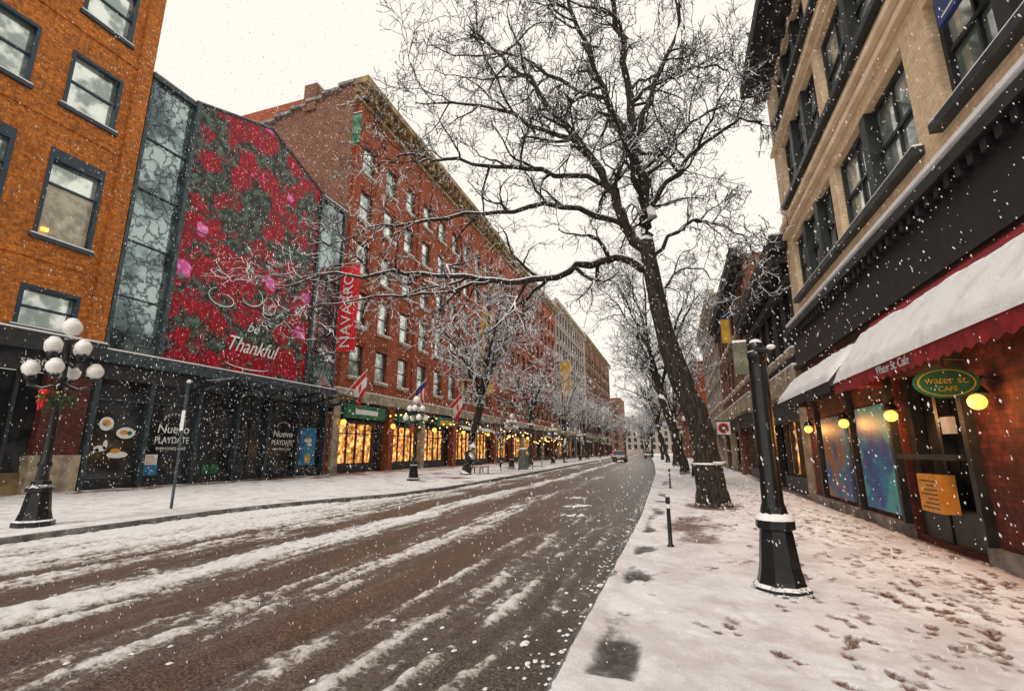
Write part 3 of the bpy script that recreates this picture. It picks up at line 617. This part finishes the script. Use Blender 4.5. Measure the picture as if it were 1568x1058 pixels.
bs=empty('wall_sign'); q=MB(); q.m(BLUES).box(XR-.05,XR-.12,4.9,7.05,7.25,9.2); q.m(WHITEP).box(XR-.121,XR-.124,5.0,6.95,7.32,7.35); q.box(XR-.121,XR-.124,5.0,6.95,9.1,9.13); q.build('sign_board',bs); text(bs,'lettering','tea house',(XR-.13,5.95,7.7),.38,RR,WHITEP,.2)
text(bs,'lettering','FINE FOODS',(XR-.13,5.95,8.2),.25,RR,WHITEP)
def awning(y0,y1,zt,zf,xf,mat,txt=None):
    e=empty('shop_awning'); a=MB(); xw=XR-.14
    a.m(mat); a.quad((xw,y0,zt),(xf,y0,zf),(xf,y1,zf),(xw,y1,zt))
    a.quad((xw,y1,zt),(xf,y1,zf),(xf,y1,zf-.12),(xw,y1,zf-.12)); a.quad((xw,y0,zt),(xf,y0,zf),(xf,y0,zf-.12),(xw,y0,zf-.12))
    k=int((y1-y0)/.22)
    for i in range(k):
        p,q=y0+(y1-y0)*i/k,y0+(y1-y0)*(i+1)/k; m_=(p+q)/2
        a.quad((xf,p,zf),(xf,q,zf),(xf,q,zf-.2),(xf-.005,m_,zf-.25),(xf,p,zf-.2))
    a.build('canvas',e)
    s=MB().m(SNOW,True); nx_,ny_=20,int((y1-y0)*14); vs=[]
    for j in range(ny_+1):
        for i in range(nx_+1):
            y=y0+(y1-y0)*j/ny_
            nn=float(vnoise(np.array(y),np.array(3.3),1.6,4))*.6+float(vnoise(np.array(y),np.array(7.1),5,9))*.4
            u0=.12+.2*nn; u=u0+(1.02-u0)*i/nx_; x=xw+(xf-xw)*u; z=zt+(zf-zt)*u
            edge=min(i,(nx_-i)*1.5,3)/3*min(j,ny_-j,3)/3
            rough=float(vnoise(np.array(y*7),np.array(u*9.),1.0,12))
            vs.append((x-.03*edge,y,z+.004+math.sqrt(edge)*(.07+.03*nn+.03*rough)))
    b=len(s.v); s.v+=vs
    for j in range(ny_):
        for i in range(nx_):
            q=b+j*(nx_+1)+i; s.add((q,q+1,q+nx_+2,q+nx_+1))
    s.build('snow_cover',e)
    f=MB().m(DARK)
    for y in np.linspace(y0+.05,y1-.05,4): f.path([(xf+.02,y,zf-.03),(XR-.05,y,zf-.1)],[.018,.018],5)
    f.build('frame',e)
    if txt: text(e,'lettering',txt,(xf-.012,(y0+y1)/2+1.6,zf-.11),.18,RR,PALEG)
awning(2.2,10.75,4.08,2.93,2.98,REDC,'Water St. Cafe'); awning(11.0,16.2,3.95,3.02,2.98,plain('black_canvas',(0.02,0.02,0.022)))
def wlamp(y,z=2.26):
    e=MB(); x=XR-.22; e.m(DARK).path([(XR,y,z+.25),(XR-.12,y,z+.32),(x,y,z+.22)],[.02,.02,.02],5); e.lathe(x,y,[(.13,z+.1),(.1,z+.16),(.04,z+.24)],8)
    e.m(LAMPO,True).ball((x,y,z),.1,12,8); e.build('wall_lamp')
    l=bpy.data.lights.new('lamp_light','POINT'); l.energy=32; l.color=(1,.45,.12); l.shadow_soft_size=.12
    o=bpy.data.objects.new('wall_lamp_light',l); S.collection.objects.link(o); o.location=(x-.2,y,z-.02)
for y in (5.2,7.7,10.35,12.95,16.1): wlamp(y)
osn=MB(); n=24
for m_,s_,yy in ((GREENS,1,7.55),(YEL,.86,7.545),(GREENS,.8,7.54)):
    osn.m(m_); osn.quad(*[(3.33+.36*s_*math.cos(2*math.pi*k/n),yy,2.5+.2*s_*math.sin(2*math.pi*k/n)) for k in range(n)])
osn.m(DARK).path([(3.33,7.55,2.7),(3.33,7.55,2.95)],[.015,.015],5); ob=osn.build('oval_hanging_sign')
text(ob,'lettering','water st.',(3.33,7.53,2.53),.13,(rad(90),0,0),YEL); text(ob,'lettering','CAFE',(3.33,7.53,2.42),.09,(rad(90),0,0),YEL)
# ------------------------------------------------------------ RIGHT further buildings
row_building('dark_brick_building',4.0,-1,17.06,27.5,8.3,10,[17.9+1.55*k for k in range(6)],.9,[(5.0,7.0)],BR_BK,DARK,GLD,cor=.6,corm=BR_BK,pil=False,gz=4.3,litp=0.3)
row_building('brown_brick_building',4.1,-1,27.52,45,12.2,10,[28.6+2.3*k for k in range(7)],1.2,[(5.6,7.6),(8.8,10.8)],BR_OLD,DARK,GL,cor=.6,corm=BR_BK,pil=False,gz=4.6,litp=.3)
row_building('stone_front_building',4.1,-1,45.02,66,15.5,10,[46+2.4*k for k in range(8)],1.3,[(5.8,7.8),(9.2,11.2),(12.2,14)],BR_PALE,DARK,GL,cor=.6,corm=STONE,pil=False,gz=4.6,litp=.3)
row_building('red_brick_building',3.2,-1,66.02,110,13,10,[67+3*k for k in range(14)],1.4,[(5.8,7.8),(9,11)],BR_RED,DARK,GL,cor=.6,pil=False,gz=4.6,litp=.3)
row_building('old_brick_building',1.2,-1,110.02,200,14,10,[112+4*k for k in range(21)],1.8,[(5.8,7.8),(9,11)],BR_OLD,DARK,GL,cor=.6,pil=False,gz=4.6,litp=.3)
yb=MB(); yb.m(YEL).box(3.4,3.95,33.95,34.05,8.6,10.2); yb.m(BLUES).box(3.45,3.9,33.94,34.06,10.25,10.5); yb.m(DARK).path([(4.1,34,10.55),(3.35,34,10.55)],[.03,.03],5); yb.build('vertical_banner')
fb=empty('distant_building'); q=MB(); q.m(BR_PALE); q.box(-45,12,300,320,0,22); q.m(SNOW).box(-45.2,12.2,299.8,320,22.003,22.4); q.m(GLD)
for i in range(16):
    for k in range(5): q.box(-44+3.5*i,-42.4+3.5*i,299.7,299.95,3+3.8*k,5.4+3.8*k)
q.m(BR_OLD).box(-60,-24,240,260,0,27); q.m(GLD)
for i in range(10):
    for k in range(6): q.box(-59+3.5*i,-57.4+3.5*i,239.7,239.95,3+3.8*k,5.4+3.8*k)
q.build('facade',fb)
# ------------------------------------------------------------ street furniture
def gastown_base(b,x,y,z0,s=1.0,n=8):
    b.lathe(x,y,[(.34*s,z0),(.34*s,z0+.1),(.29*s,z0+.13),(.275*s,z0+.16),(.24*s,z0+.3),(.2*s,z0+.62),(.19*s,z0+.66),(.235*s,z0+.68),(.235*s,z0+.76),(.17*s,z0+.82),(.15*s,z0+.9)],n)
def globe_lamp(x,y,wreath=True,H=4.3):
    b=MB().m(BLACK); gastown_base(b,x,y,.15,1.0)
    b.m(BLACK,True).lathe(x,y,[(.12,1.0),(.105,1.3),(.125,1.33),(.125,1.4),(.095,1.45),(.075,H-1.2),(.11,H-1.18),(.11,H-1.1),(.07,H-1.05),(.06,H-.35),(.12,H-.3),(.1,H-.22)],12)
    b.m(GLOBE,True).ball((x,y,H+.04),.19); b.m(SNOW,True).ball((x,y,H+.2),.11,8,5,.5)
    for hz,R_,off in ((H-.42,.34,.3),(H-.92,.54,.8)):
        for k in range(4):
            a=off+k*math.pi/2; cx,cy=x+R_*math.cos(a),y+R_*math.sin(a)
            b.m(BLACK,True).path([(x,y,hz-.3),(x+R_*.55*math.cos(a),y+R_*.55*math.sin(a),hz-.42),(cx,cy,hz-.34),(cx,cy,hz-.2)],[.035,.03,.03,.03],6); b.lathe(cx,cy,[(.04,hz-.24),(.1,hz-.2),(.1,hz-.16)],8)
            b.m(GLOBE,True).ball((cx,cy,hz),.16); b.m(SNOW,True).ball((cx,cy,hz+.13),.1,8,5,.5)
    if wreath:
        gm=plain('garland',(0.03,0.07,0.02),(0.06,0.08,0.03),20); R=random.Random(2)
        for k in range(220):
            a=R.uniform(0,6.28); rr=R.uniform(.1,.34); z=H-1.45-abs(R.gauss(0,.13)); b.m(gm); p=(x+rr*math.cos(a),y+rr*math.sin(a),z)
            b.path([p,(p[0]+R.uniform(-.09,.09),p[1]+R.uniform(-.09,.09),p[2]+R.uniform(-.12,.06))],[.018,.006],4)
        b.m(REDF,True)
        for dx in(-.07,.07): b.ball((x+dx,y-.27,H-1.42),.065,8,6,.7)
        b.m(REDF).box(x-.07,x-.02,y-.3,y-.27,H-1.8,H-1.42); b.box(x+.02,x+.07,y-.3,y-.27,H-1.75,H-1.42)
        for k in range(9):
            a=R.uniform(0,6.28); b.m(YEL if k%2 else REDF,True).ball((x+.31*math.cos(a),y+.31*math.sin(a),H-1.5+R.uniform(-.12,.08)),.03,7,5)
    b.build('street_lamp')
globe_lamp(-12.6,6.85); globe_lamp(-13.1,23.2); globe_lamp(-13.6,41,False,4.6); globe_lamp(-14.0,58,False,4.6); globe_lamp(-14.8,80,False,4.6); globe_lamp(1.0,30,False,4.4); globe_lamp(.3,52,False,4.4)
b=MB().m(BLACK); x,y=.97,6.15; gastown_base(b,x,y,.16,.84)
b.m(BLACK).lathe(x,y,[(.31,.15),(.31,.21),(.285,.23)],8)
b.m(BLACK,True).lathe(x,y,[(.13,.98),(.125,1.05),(.11,1.1),(.098,2.6),(.09,2.68),(.115,2.7),(.115,2.76),(.085,2.79)],14)
b.m(BLACK,True).ball((x,y,2.82),.095,12,8); b.m(SNOW,True).ball((x,y,2.89),.07,10,6,.6); b.m(SNOW,True).lathe(x,y,[(.195,.925),(.185,.96),(.125,1.0)],12)
b.m(DARK).path([(x-.08,y,2.72),(x-.28,y-.02,2.72)],[.02,.02],6); b.path([(x-.05,y,2.8),(x+.1,y-.25,2.74)],[.03,.03],6); b.m(SNOW,True).ball((x+.11,y-.26,2.78),.05,8,5,.6)
b.m(plain('weathered_sign',(0.2,0.19,0.12),(0.1,0.1,0.06),6,.6)); b.box(x-.25,x-.1,y-.035,y+.0,2.52,2.9); b.m(SNOW).box(x-.25,x-.1,y-.04,y+.01,2.9,2.925)
b.build('lamp_post')
def bollard(x,y):
    b=MB().m(BLACK,True); b.lathe(x,y,[(.06,.15),(.06,.22),(.034,.25),(.03,.85),(.042,.87),(.038,.93),(.02,.96)],10); b.m(SNOW,True).ball((x,y,.965),.034,8,5,.7); b.m(WHITEP,True).lathe(x,y,[(.036,.78),(.036,.84)],10); b.build('bollard')
bollard(-.17,8.3); bollard(-.3,21); bollard(-12,38); bollard(-12,42); bollard(-12.2,46)
b=MB(); b.m(GREYM,True).path([(-12.9,10,.1),(-12.9,10,3.55)],[.035,.035],8); b.m(GREYM).box(-12.95,-12.82,9.97,9.99,2.85,3.5); b.m(WHITEP).box(-12.96,-12.83,9.962,9.968,2.2,2.75); b.m(SNOW,True).ball((-12.9,10,3.56),.06,6,4); b.build('parking_sign')
b=MB(); b.m(DARK).path([(4.0,28,3.2),(2.1,28,3.2)],[.03,.03],6); b.m(WHITEP).box(2.15,2.8,27.97,28.0,2.5,3.15); n=24
b.m(REDF); b.quad(*[(2.475+.27*math.cos(2*math.pi*k/n),27.96,2.825+.27*math.sin(2*math.pi*k/n)) for k in range(n)]); b.m(DARK); b.quad(*[(2.475+.18*math.cos(2*math.pi*k/n),27.955,2.825+.18*math.sin(2*math.pi*k/n)) for k in range(n)])
b.m(WHITEP).box(2.4,2.55,27.945,27.95,2.75,2.9); b.build('traffic_sign')
b=MB(); x,y=-12.6,31.5
for k in range(4): b.m(BLACK).box(x-.25+.13*k,x-.15+.13*k,y-.9,y+.9,.58,.62)
b.m(SNOW).box(x-.24,x+.24,y-.88,y+.88,.622,.67)
for k in range(3): b.m(BLACK).box(x-.33,x-.29,y-.9,y+.9,.72+.14*k,.82+.14*k)
for yy in(y-.75,y+.75): b.box(x-.22,x-.17,yy-.03,yy+.03,.15,.58); b.box(x+.17,x+.22,yy-.03,yy+.03,.15,.58); b.box(x-.36,x-.33,yy-.03,yy+.03,.5,1.12); b.box(x-.3,x+.28,yy-.03,yy+.03,.82,.87)
b.build('park_bench')
b=MB().m(plain('bin_grey',(0.13,0.15,0.14))); x,y=-12.2,40; b.lathe(x,y,[(.42,.15),(.42,1.15),(.46,1.18),(.46,1.28),(.4,1.32)],10)
for k in range(4): a=k*math.pi/2; b.path([(x+.38*math.cos(a),y+.38*math.sin(a),1.3),(x+.38*math.cos(a),y+.38*math.sin(a),1.6)],[.04,.04],6)
b.lathe(x,y,[(.46,1.6),(.44,1.68),(.2,1.84),(.05,1.88)],10); b.m(SNOW,True).ball((x,y,1.82),.36,12,6,.35); b.build('trash_bin')
TAIL=emis('tail_lamp',(1,.05,.02),2,False); TYRE=plain('tyre',(0.02,0.02,0.02))
def car(x,y,cm,name='parked_car'):
    e=empty(name); b=MB().m(cm); W=.9
    prof=[(-2.2,.35),(-2.25,.8),(-2.15,1.05),(-1.85,1.12),(-1.45,1.62),(.35,1.66),(1.15,1.12),(2.0,.98),(2.2,.75),(2.2,.35)]
    for s_ in(-1,1):
        b.quad(*[(x+s_*W*(.86 if z>1.3 else 1),y+py,z) for py,z in prof])
    for (a,za),(c_,zc) in zip(prof,prof[1:]+prof[:1]):
        wa,wc=W*(.86 if za>1.3 else 1),W*(.86 if zc>1.3 else 1); b.quad((x-wa,y+a,za),(x+wa,y+a,za),(x+wc,y+c_,zc),(x-wc,y+c_,zc))
    b.m(GLD); b.quad((x-.72,y-1.83,1.17),(x+.72,y-1.83,1.17),(x+.66,y-1.5,1.57),(x-.66,y-1.5,1.57))
    for s_ in(-1,1): b.quad((x+s_*.9,y-1.5,1.15),(x+s_*.9,y+1,1.15),(x+s_*.8,y+.35,1.58),(x+s_*.8,y-1.35,1.56))
    b.m(SNOW).box(x-.72,x+.72,y-1.4,y+.3,1.66,1.71)
    b.m(TAIL); b.box(x-.86,x-.68,y-2.3,y-2.2,.84,.98); b.box(x+.68,x+.86,y-2.3,y-2.2,.84,.98)
    b.m(WHITEP).box(x-.25,x+.25,y-2.28,y-2.2,.62,.75); b.m(DARK).box(x-.88,x+.88,y-2.3,y-2.18,.35,.55); b.build('body',e)
    t=MB().m(TYRE)
    for sx in(-.92,.7):
        for sy in(-1.4,1.4): t.path([(x+sx,y+sy,.34),(x+sx+.22,y+sy,.34)],[.34,.34],16)
    t.build('wheels',e)
car(-8.2,78,plain('car_paint_dark',(0.05,0.06,0.07),rough=.3)); car(-12.3,110,plain('car_paint_red',(0.3,0.03,0.02),rough=.3)); car(-5.9,118,plain('car_paint_grey',(0.2,0.2,0.2),rough=.3))
# ------------------------------------------------------------ trees
def nrm(a):
    l=math.sqrt(a[0]**2+a[1]**2+a[2]**2) or 1; return (a[0]/l,a[1]/l,a[2]/l)
class Tree:
    def __init__(s,seed,maxl=3,dens=1.0,rmin=.011): s.R=random.Random(seed); s.mb=MB(); s.maxl=maxl; s.dens=dens; s.rmin=rmin
    def child_dir(s,d,ang):
        R=s.R; a=nrm((R.gauss(0,1),R.gauss(0,1),R.gauss(0,1))); k=a[0]*d[0]+a[1]*d[1]+a[2]*d[2]; p=nrm((a[0]-k*d[0],a[1]-k*d[1],a[2]-k*d[2]))
        return nrm(tuple(d[i]*math.cos(ang)+p[i]*math.sin(ang) for i in range(3)))
    def kids(s,pts,rs,level,L,t0=.15):
        R=s.R; n={0:9,1:7,2:5,3:2.6}[level]; n=max(1,int(n*s.dens*R.uniform(.8,1.25)+.5))
        if level==0:
            tot=sum(math.dist(a,b) for a,b in zip(pts,pts[1:])); n=int(tot*1.5*s.dens)+1
        for k in range(n):
            t=t0+(1-t0)*(k+R.random())/n; t=min(t,.999)*(len(pts)-1); i=int(t); f=t-i
            p=tuple(pts[i][j]*(1-f)+pts[i+1][j]*f for j in range(3)); d=nrm(tuple(pts[i+1][j]-pts[i][j] for j in range(3)))
            r=rs[i]*(1-f)+rs[i+1]*f
            s.branch(p,s.child_dir(d,rad(R.uniform(32,70))),L*R.uniform(.6,1.25),max(min(r*.62,.075 if level==0 else 9),s.rmin),level+1)
    def branch(s,p,d,L,r,level):
        R=s.R; n={1:8,2:6,3:4,4:3}[level]; pts=[p]; rs=[r]; st=L/n; w={1:.28,2:.26,3:.22,4:.2}[level]; up={1:.04,2:.03,3:.03,4:.04}[level]
        for i in range(n):
            d=nrm((d[0]+R.gauss(0,w),d[1]+R.gauss(0,w),d[2]+R.gauss(0,w)+up)); p=(p[0]+d[0]*st,p[1]+d[1]*st,p[2]+d[2]*st)
            if p[0]>3.5 and s.clipx: break
            if p[2]<2.6: break
            pts.append(p); rs.append(max(r*(1-.75*(i+1)/n),s.rmin*.7))
        if len(pts)<2: return
        s.mb.m(TWIG if level>1 else BARK,level==1); s.mb.path(pts,rs,{1:6,2:4,3:4,4:4}[level],False)
        if level<s.maxl: s.kids(pts,rs,level,L*.47)
    clipx=True
    def limb(s,pts,r0,r1,n=8,L=2.6,t0=.15,rs=None,dens=None):
        R=s.R; out=[];ro=[]; K=len(pts); sub=4
        P=[pts[0]]+list(pts)+[pts[-1]]
        for i in range(K-1):
            for q in range(sub):
                t=q/sub; a,b,c,d=P[i],P[i+1],P[i+2],P[i+3]
                pt=tuple(.5*((2*b[j])+(-a[j]+c[j])*t+(2*a[j]-5*b[j]+4*c[j]-d[j])*t*t+(-a[j]+3*b[j]-3*c[j]+d[j])*t**3) for j in range(3))
                if out and n<12: pt=tuple(v+R.gauss(0,.06) for v in pt)
                out.append(pt); g=(i+t)/(K-1)
                ro.append((rs[i]*(1-t)+rs[i+1]*t if rs else r0+(r1-r0)*g)*R.uniform(.94,1.08))
        out.append(pts[-1]); ro.append(rs[-1] if rs else r1)
        s.mb.m(BARK,True).path(out,ro,n,True)
        od=s.dens
        if dens: s.dens=dens
        if L>0: s.kids(out,ro,0,L,t0)
        s.dens=od
T=Tree(11,4,1.0,.0115)
T.limb([(.9,15.1,.05),(.89,15.1,.35),(.85,15.08,1.0),(.71,15,2.4),(.32,15,3.6),(-.07,15,5.15),(-.31,15,6.85),(-.47,15,8.3)],0,0,18,0,rs=[.54,.45,.38,.33,.3,.275,.255,.23])
T.limb([(-.47,15,8.2),(-.33,15,9.4),(-.56,15,11.5),(-.75,14.8,14.1),(-1.0,14.6,17),(-1.2,14.5,20)],.21,.05,10,2.8)
T.limb([(-.5,15,11.0),(-1.2,15,13),(-2,15,15.5),(-2.6,15,18),(-3,15,20.5)],.13,.04,8,2.8)
T.limb([(-.42,15,7.9),(-1.05,14.8,8.7),(-1.4,14.6,9.8),(-2.3,14.3,11.6),(-3.6,14,13.6),(-5,13.8,15.5),(-6.2,13.7,17)],.2,.04,9,2.8,.3)
T.limb([(-.4,15,9.2),(.4,14.8,10),(1.3,14.5,10.8),(2.2,14.2,11.2),(3.0,14,11)],.1,.03,8,2.2)
T.limb([(-.6,15,12),(.2,14.8,13.6),(1.0,14.6,15.6),(1.6,14.5,18)],.11,.03,8,2.3)
T.limb([(-.7,15,13.3),(.4,15.4,14.3),(1.5,15.8,14.8),(2.6,16,14.6)],.08,.025,7,1.9)
T.limb([(-.5,15,10.6),(.5,15.3,11.6),(1.5,15.5,12.6),(2.6,15.4,13)],.08,.025,7,2.0)
T.limb([(-.32,15,7.0),(-1.2,14.8,7.6),(-2.2,14.5,7.5),(-3.6,14.2,7.0),(-5.2,13.8,7.0),(-7,13.3,7.2),(-8.8,12.8,7.3),(-10.5,12.2,7.2),(-12,11.8,6.7)],.16,.03,8,2.3,.15,dens=.78)
T.limb([(-5.2,13.8,7.0),(-6.8,13.0,6.5),(-8.5,12.2,6.3),(-10.2,11.4,5.8)],.06,.02,7,1.9,.1,dens=.72)
T.limb([(-1.6,14.7,10.2),(-3.2,14.2,10.7),(-5,13.8,11),(-6.8,13.5,11.6),(-8.5,13.2,11.8),(-9.6,13.1,11.5)],.1,.025,8,2.4,dens=.85)
T.limb([(-1.1,14.8,8.8),(-3,14,9.3),(-5,13.5,9.2),(-7,13,9),(-9.2,12.6,8.8),(-10.6,12.4,8.3)],.11,.02,8,2.4,dens=.78)
T.limb([(-1.4,15,13.4),(-3,14.6,14.5),(-4.8,14.2,15.8),(-6.5,14,17)],.09,.025,7,2.6)
T.limb([(-2.2,14.3,11.5),(-4,13.8,12.6),(-6,13.4,13.4),(-8,13.2,13.8)],.09,.025,7,2.5,dens=.85)
T.limb([(-.5,15,9.6),(-.8,13.4,10.6),(-1.2,11.9,11.4),(-1.6,10.6,12)],.08,.02,7,1.8,dens=.6)
T.limb([(-.5,15,9),(-.6,17,10),(-.9,19,11.5),(-1.2,21,13)],.12,.03,7,2.5,dens=.8)
T.limb([(-.3,15,7.6),(.5,14.8,8.3),(1.3,14.6,8.4),(2.1,14.5,7.9),(2.6,14.4,7.1)],.07,.02,7,1.8)
T.limb([(-.2,15,6.2),(.3,15.4,7),(.9,15.8,7.4),(1.7,16,7.0)],.05,.015,7,1.4,dens=.8)
T.mb.build('bare_tree')
wr=MB(); wr.m(WHITEP,True).lathe(.83,15.06,[(.4,1.28),(.405,1.33)],18); wr.m(WHITEP).box(.95,1.25,14.63,14.65,1.33,1.37); wr.build('trunk_ribbon')
def gen_tree(seed,H,lean,spread,dens=.8,r=.3,rmin=.016):
    t=Tree(seed,3,dens,rmin); t.clipx=False; R=t.R; h=H*.36
    tp=(lean[0]*.6,lean[1]*.6,h)
    t.limb([(0,0,0),(lean[0]*.05,0,.6),(lean[0]*.25,lean[1]*.2,h*.5),tp],0,0,10,0,rs=[r*1.5,r*1.05,r*.9,r*.75])
    n=7
    for k in range(n):
        a=2*math.pi*k/n+R.uniform(-.3,.3); e=R.uniform(.25,1.0); s_=spread*R.uniform(.75,1.1)*(1.15-e*.6); z1=h+(H-h)*(.25+.7*e)
        q=lambda f,zz:(tp[0]+lean[0]*.4*f+math.cos(a)*s_*f,tp[1]+math.sin(a)*s_*f,zz)
        t.limb([tp,q(.25,h+(z1-h)*.4),q(.6,h+(z1-h)*.75),q(1,z1)],r*.42,.035,7,2.6)
    t.limb([tp,(tp[0]+lean[0]*.3,tp[1],h+(H-h)*.5),(tp[0]+lean[0]*.3,tp[1],H)],r*.5,.035,7,2.5)
    me=t.mb.build('tmp'); d=me.data; bpy.data.objects.remove(me); return d
dA=gen_tree(21,13.0,(1.8,-.5),6.0,1.0,.3,.015); dB=gen_tree(22,14,(-2.0,0),5.2,1.0,.26,.017); dC=gen_tree(23,12.5,(.6,.4),5.5,.75,.26,.022)
def place(d,x,y,rz=0,s=1.0):
    o=bpy.data.objects.new('bare_tree',d); S.collection.objects.link(o); o.location=(x,y,.12); o.rotation_euler=(0,0,rz); o.scale=(s,s,s)
place(dA,-13.1,30); place(dC,-13.6,47,1.0,.95); place(dA,-14.2,66,2.2,.9); place(dC,-15,88,3,1.0); place(dC,-16.5,115,4.2,1.05); place(dB,-19,150,5,1.1)
place(dB,.5,33,0,1.0); place(dC,-.1,50,.6,1.0); place(dB,-1,67,.4,.95); place(dC,-2.2,88,2,1.0); place(dC,-5,115,1,1.0); place(dA,-7,145,2,1.0); place(dC,-10,185,2,1.2); place(dC,-19,200,1,1.2); place(dB,-14,240,1,1.3)
sp_=gen_tree(31,4.5,(.1,0),1.4,.35,.06,.012); place(sp_,-13,36.5)
# ------------------------------------------------------------ falling snow
R=random.Random(99); fl=MB().m(SNOW)
def flake(p,r,l):
    ax=(R.gauss(.22,.1),R.gauss(0,.1),-1); ax=nrm(ax); u=nrm((1,0,ax[0])); v=(ax[1]*u[2]-ax[2]*u[1],ax[2]*u[0]-ax[0]*u[2],ax[0]*u[1]-ax[1]*u[0])
    n=len(fl.v)
    fl.v.append(tuple(p[i]-ax[i]*l for i in range(3)))
    for c_,s_ in((1,0),(0,1),(-1,0),(0,-1)): fl.v.append(tuple(p[i]+(u[i]*c_+v[i]*s_)*r for i in range(3)))
    fl.v.append(tuple(p[i]+ax[i]*l for i in range(3)))
    for k in range(4): fl.add((n,n+1+k,n+1+(k+1)%4)); fl.add((n+5,n+1+(k+1)%4,n+1+k))
for i in range(38000):
    y=R.uniform(2.0,30) if R.random()<.72 else R.uniform(2.0,10); x=R.uniform(-1.0*y-4,3.2) if y<18 else R.uniform(-21,3.2); z=R.uniform(.2,min(22,3+y*1.15))
    k=min(1.0,.4+y*.065); r=R.uniform(.003,.0085)*k; flake((x,y,z),r,r*R.uniform(1.1,3.2))
fl.build('falling_snow')
# ------------------------------------------------------------ light, sky, camera
W=bpy.data.worlds.new('World'); S.world=W; W.use_nodes=True; t=W.node_tree; t.nodes.clear()
sk=nd(t,'ShaderNodeTexSky',{'sky_type':'NISHITA','sun_disc':False,'sun_elevation':rad(50),'sun_rotation':rad(200),'dust_density':6.0,'air_density':1.0})
hs=nd(t,'ShaderNodeHueSaturation',Saturation=0.15,Value=1.0,Color=sk.outputs[0])
c=mix(t,0.88,hs.outputs[0],(9.9,9.35,8.5))
bg=nd(t,'ShaderNodeBackground',Color=c,Strength=0.115); wo=nd(t,'ShaderNodeOutputWorld'); t.links.new(bg.outputs[0],wo.inputs[0])
su=bpy.data.lights.new('sun','SUN'); su.energy=1.4; su.angle=rad(14); su.color=(1,.96,.9); so=bpy.data.objects.new('sun',su); S.collection.objects.link(so)
so.rotation_euler=(rad(42),0,rad(-12))
cam=bpy.data.cameras.new('camera'); co=bpy.data.objects.new('camera',cam); S.collection.objects.link(co); S.camera=co
cam.lens=17.0; cam.sensor_width=36; cam.clip_start=.1; cam.clip_end=3000; co.location=(0,0,1.65); co.rotation_euler=(rad(90+12.3),0,rad(18.3))
S.view_settings.view_transform='Standard'; S.view_settings.look='None'; S.view_settings.exposure=0
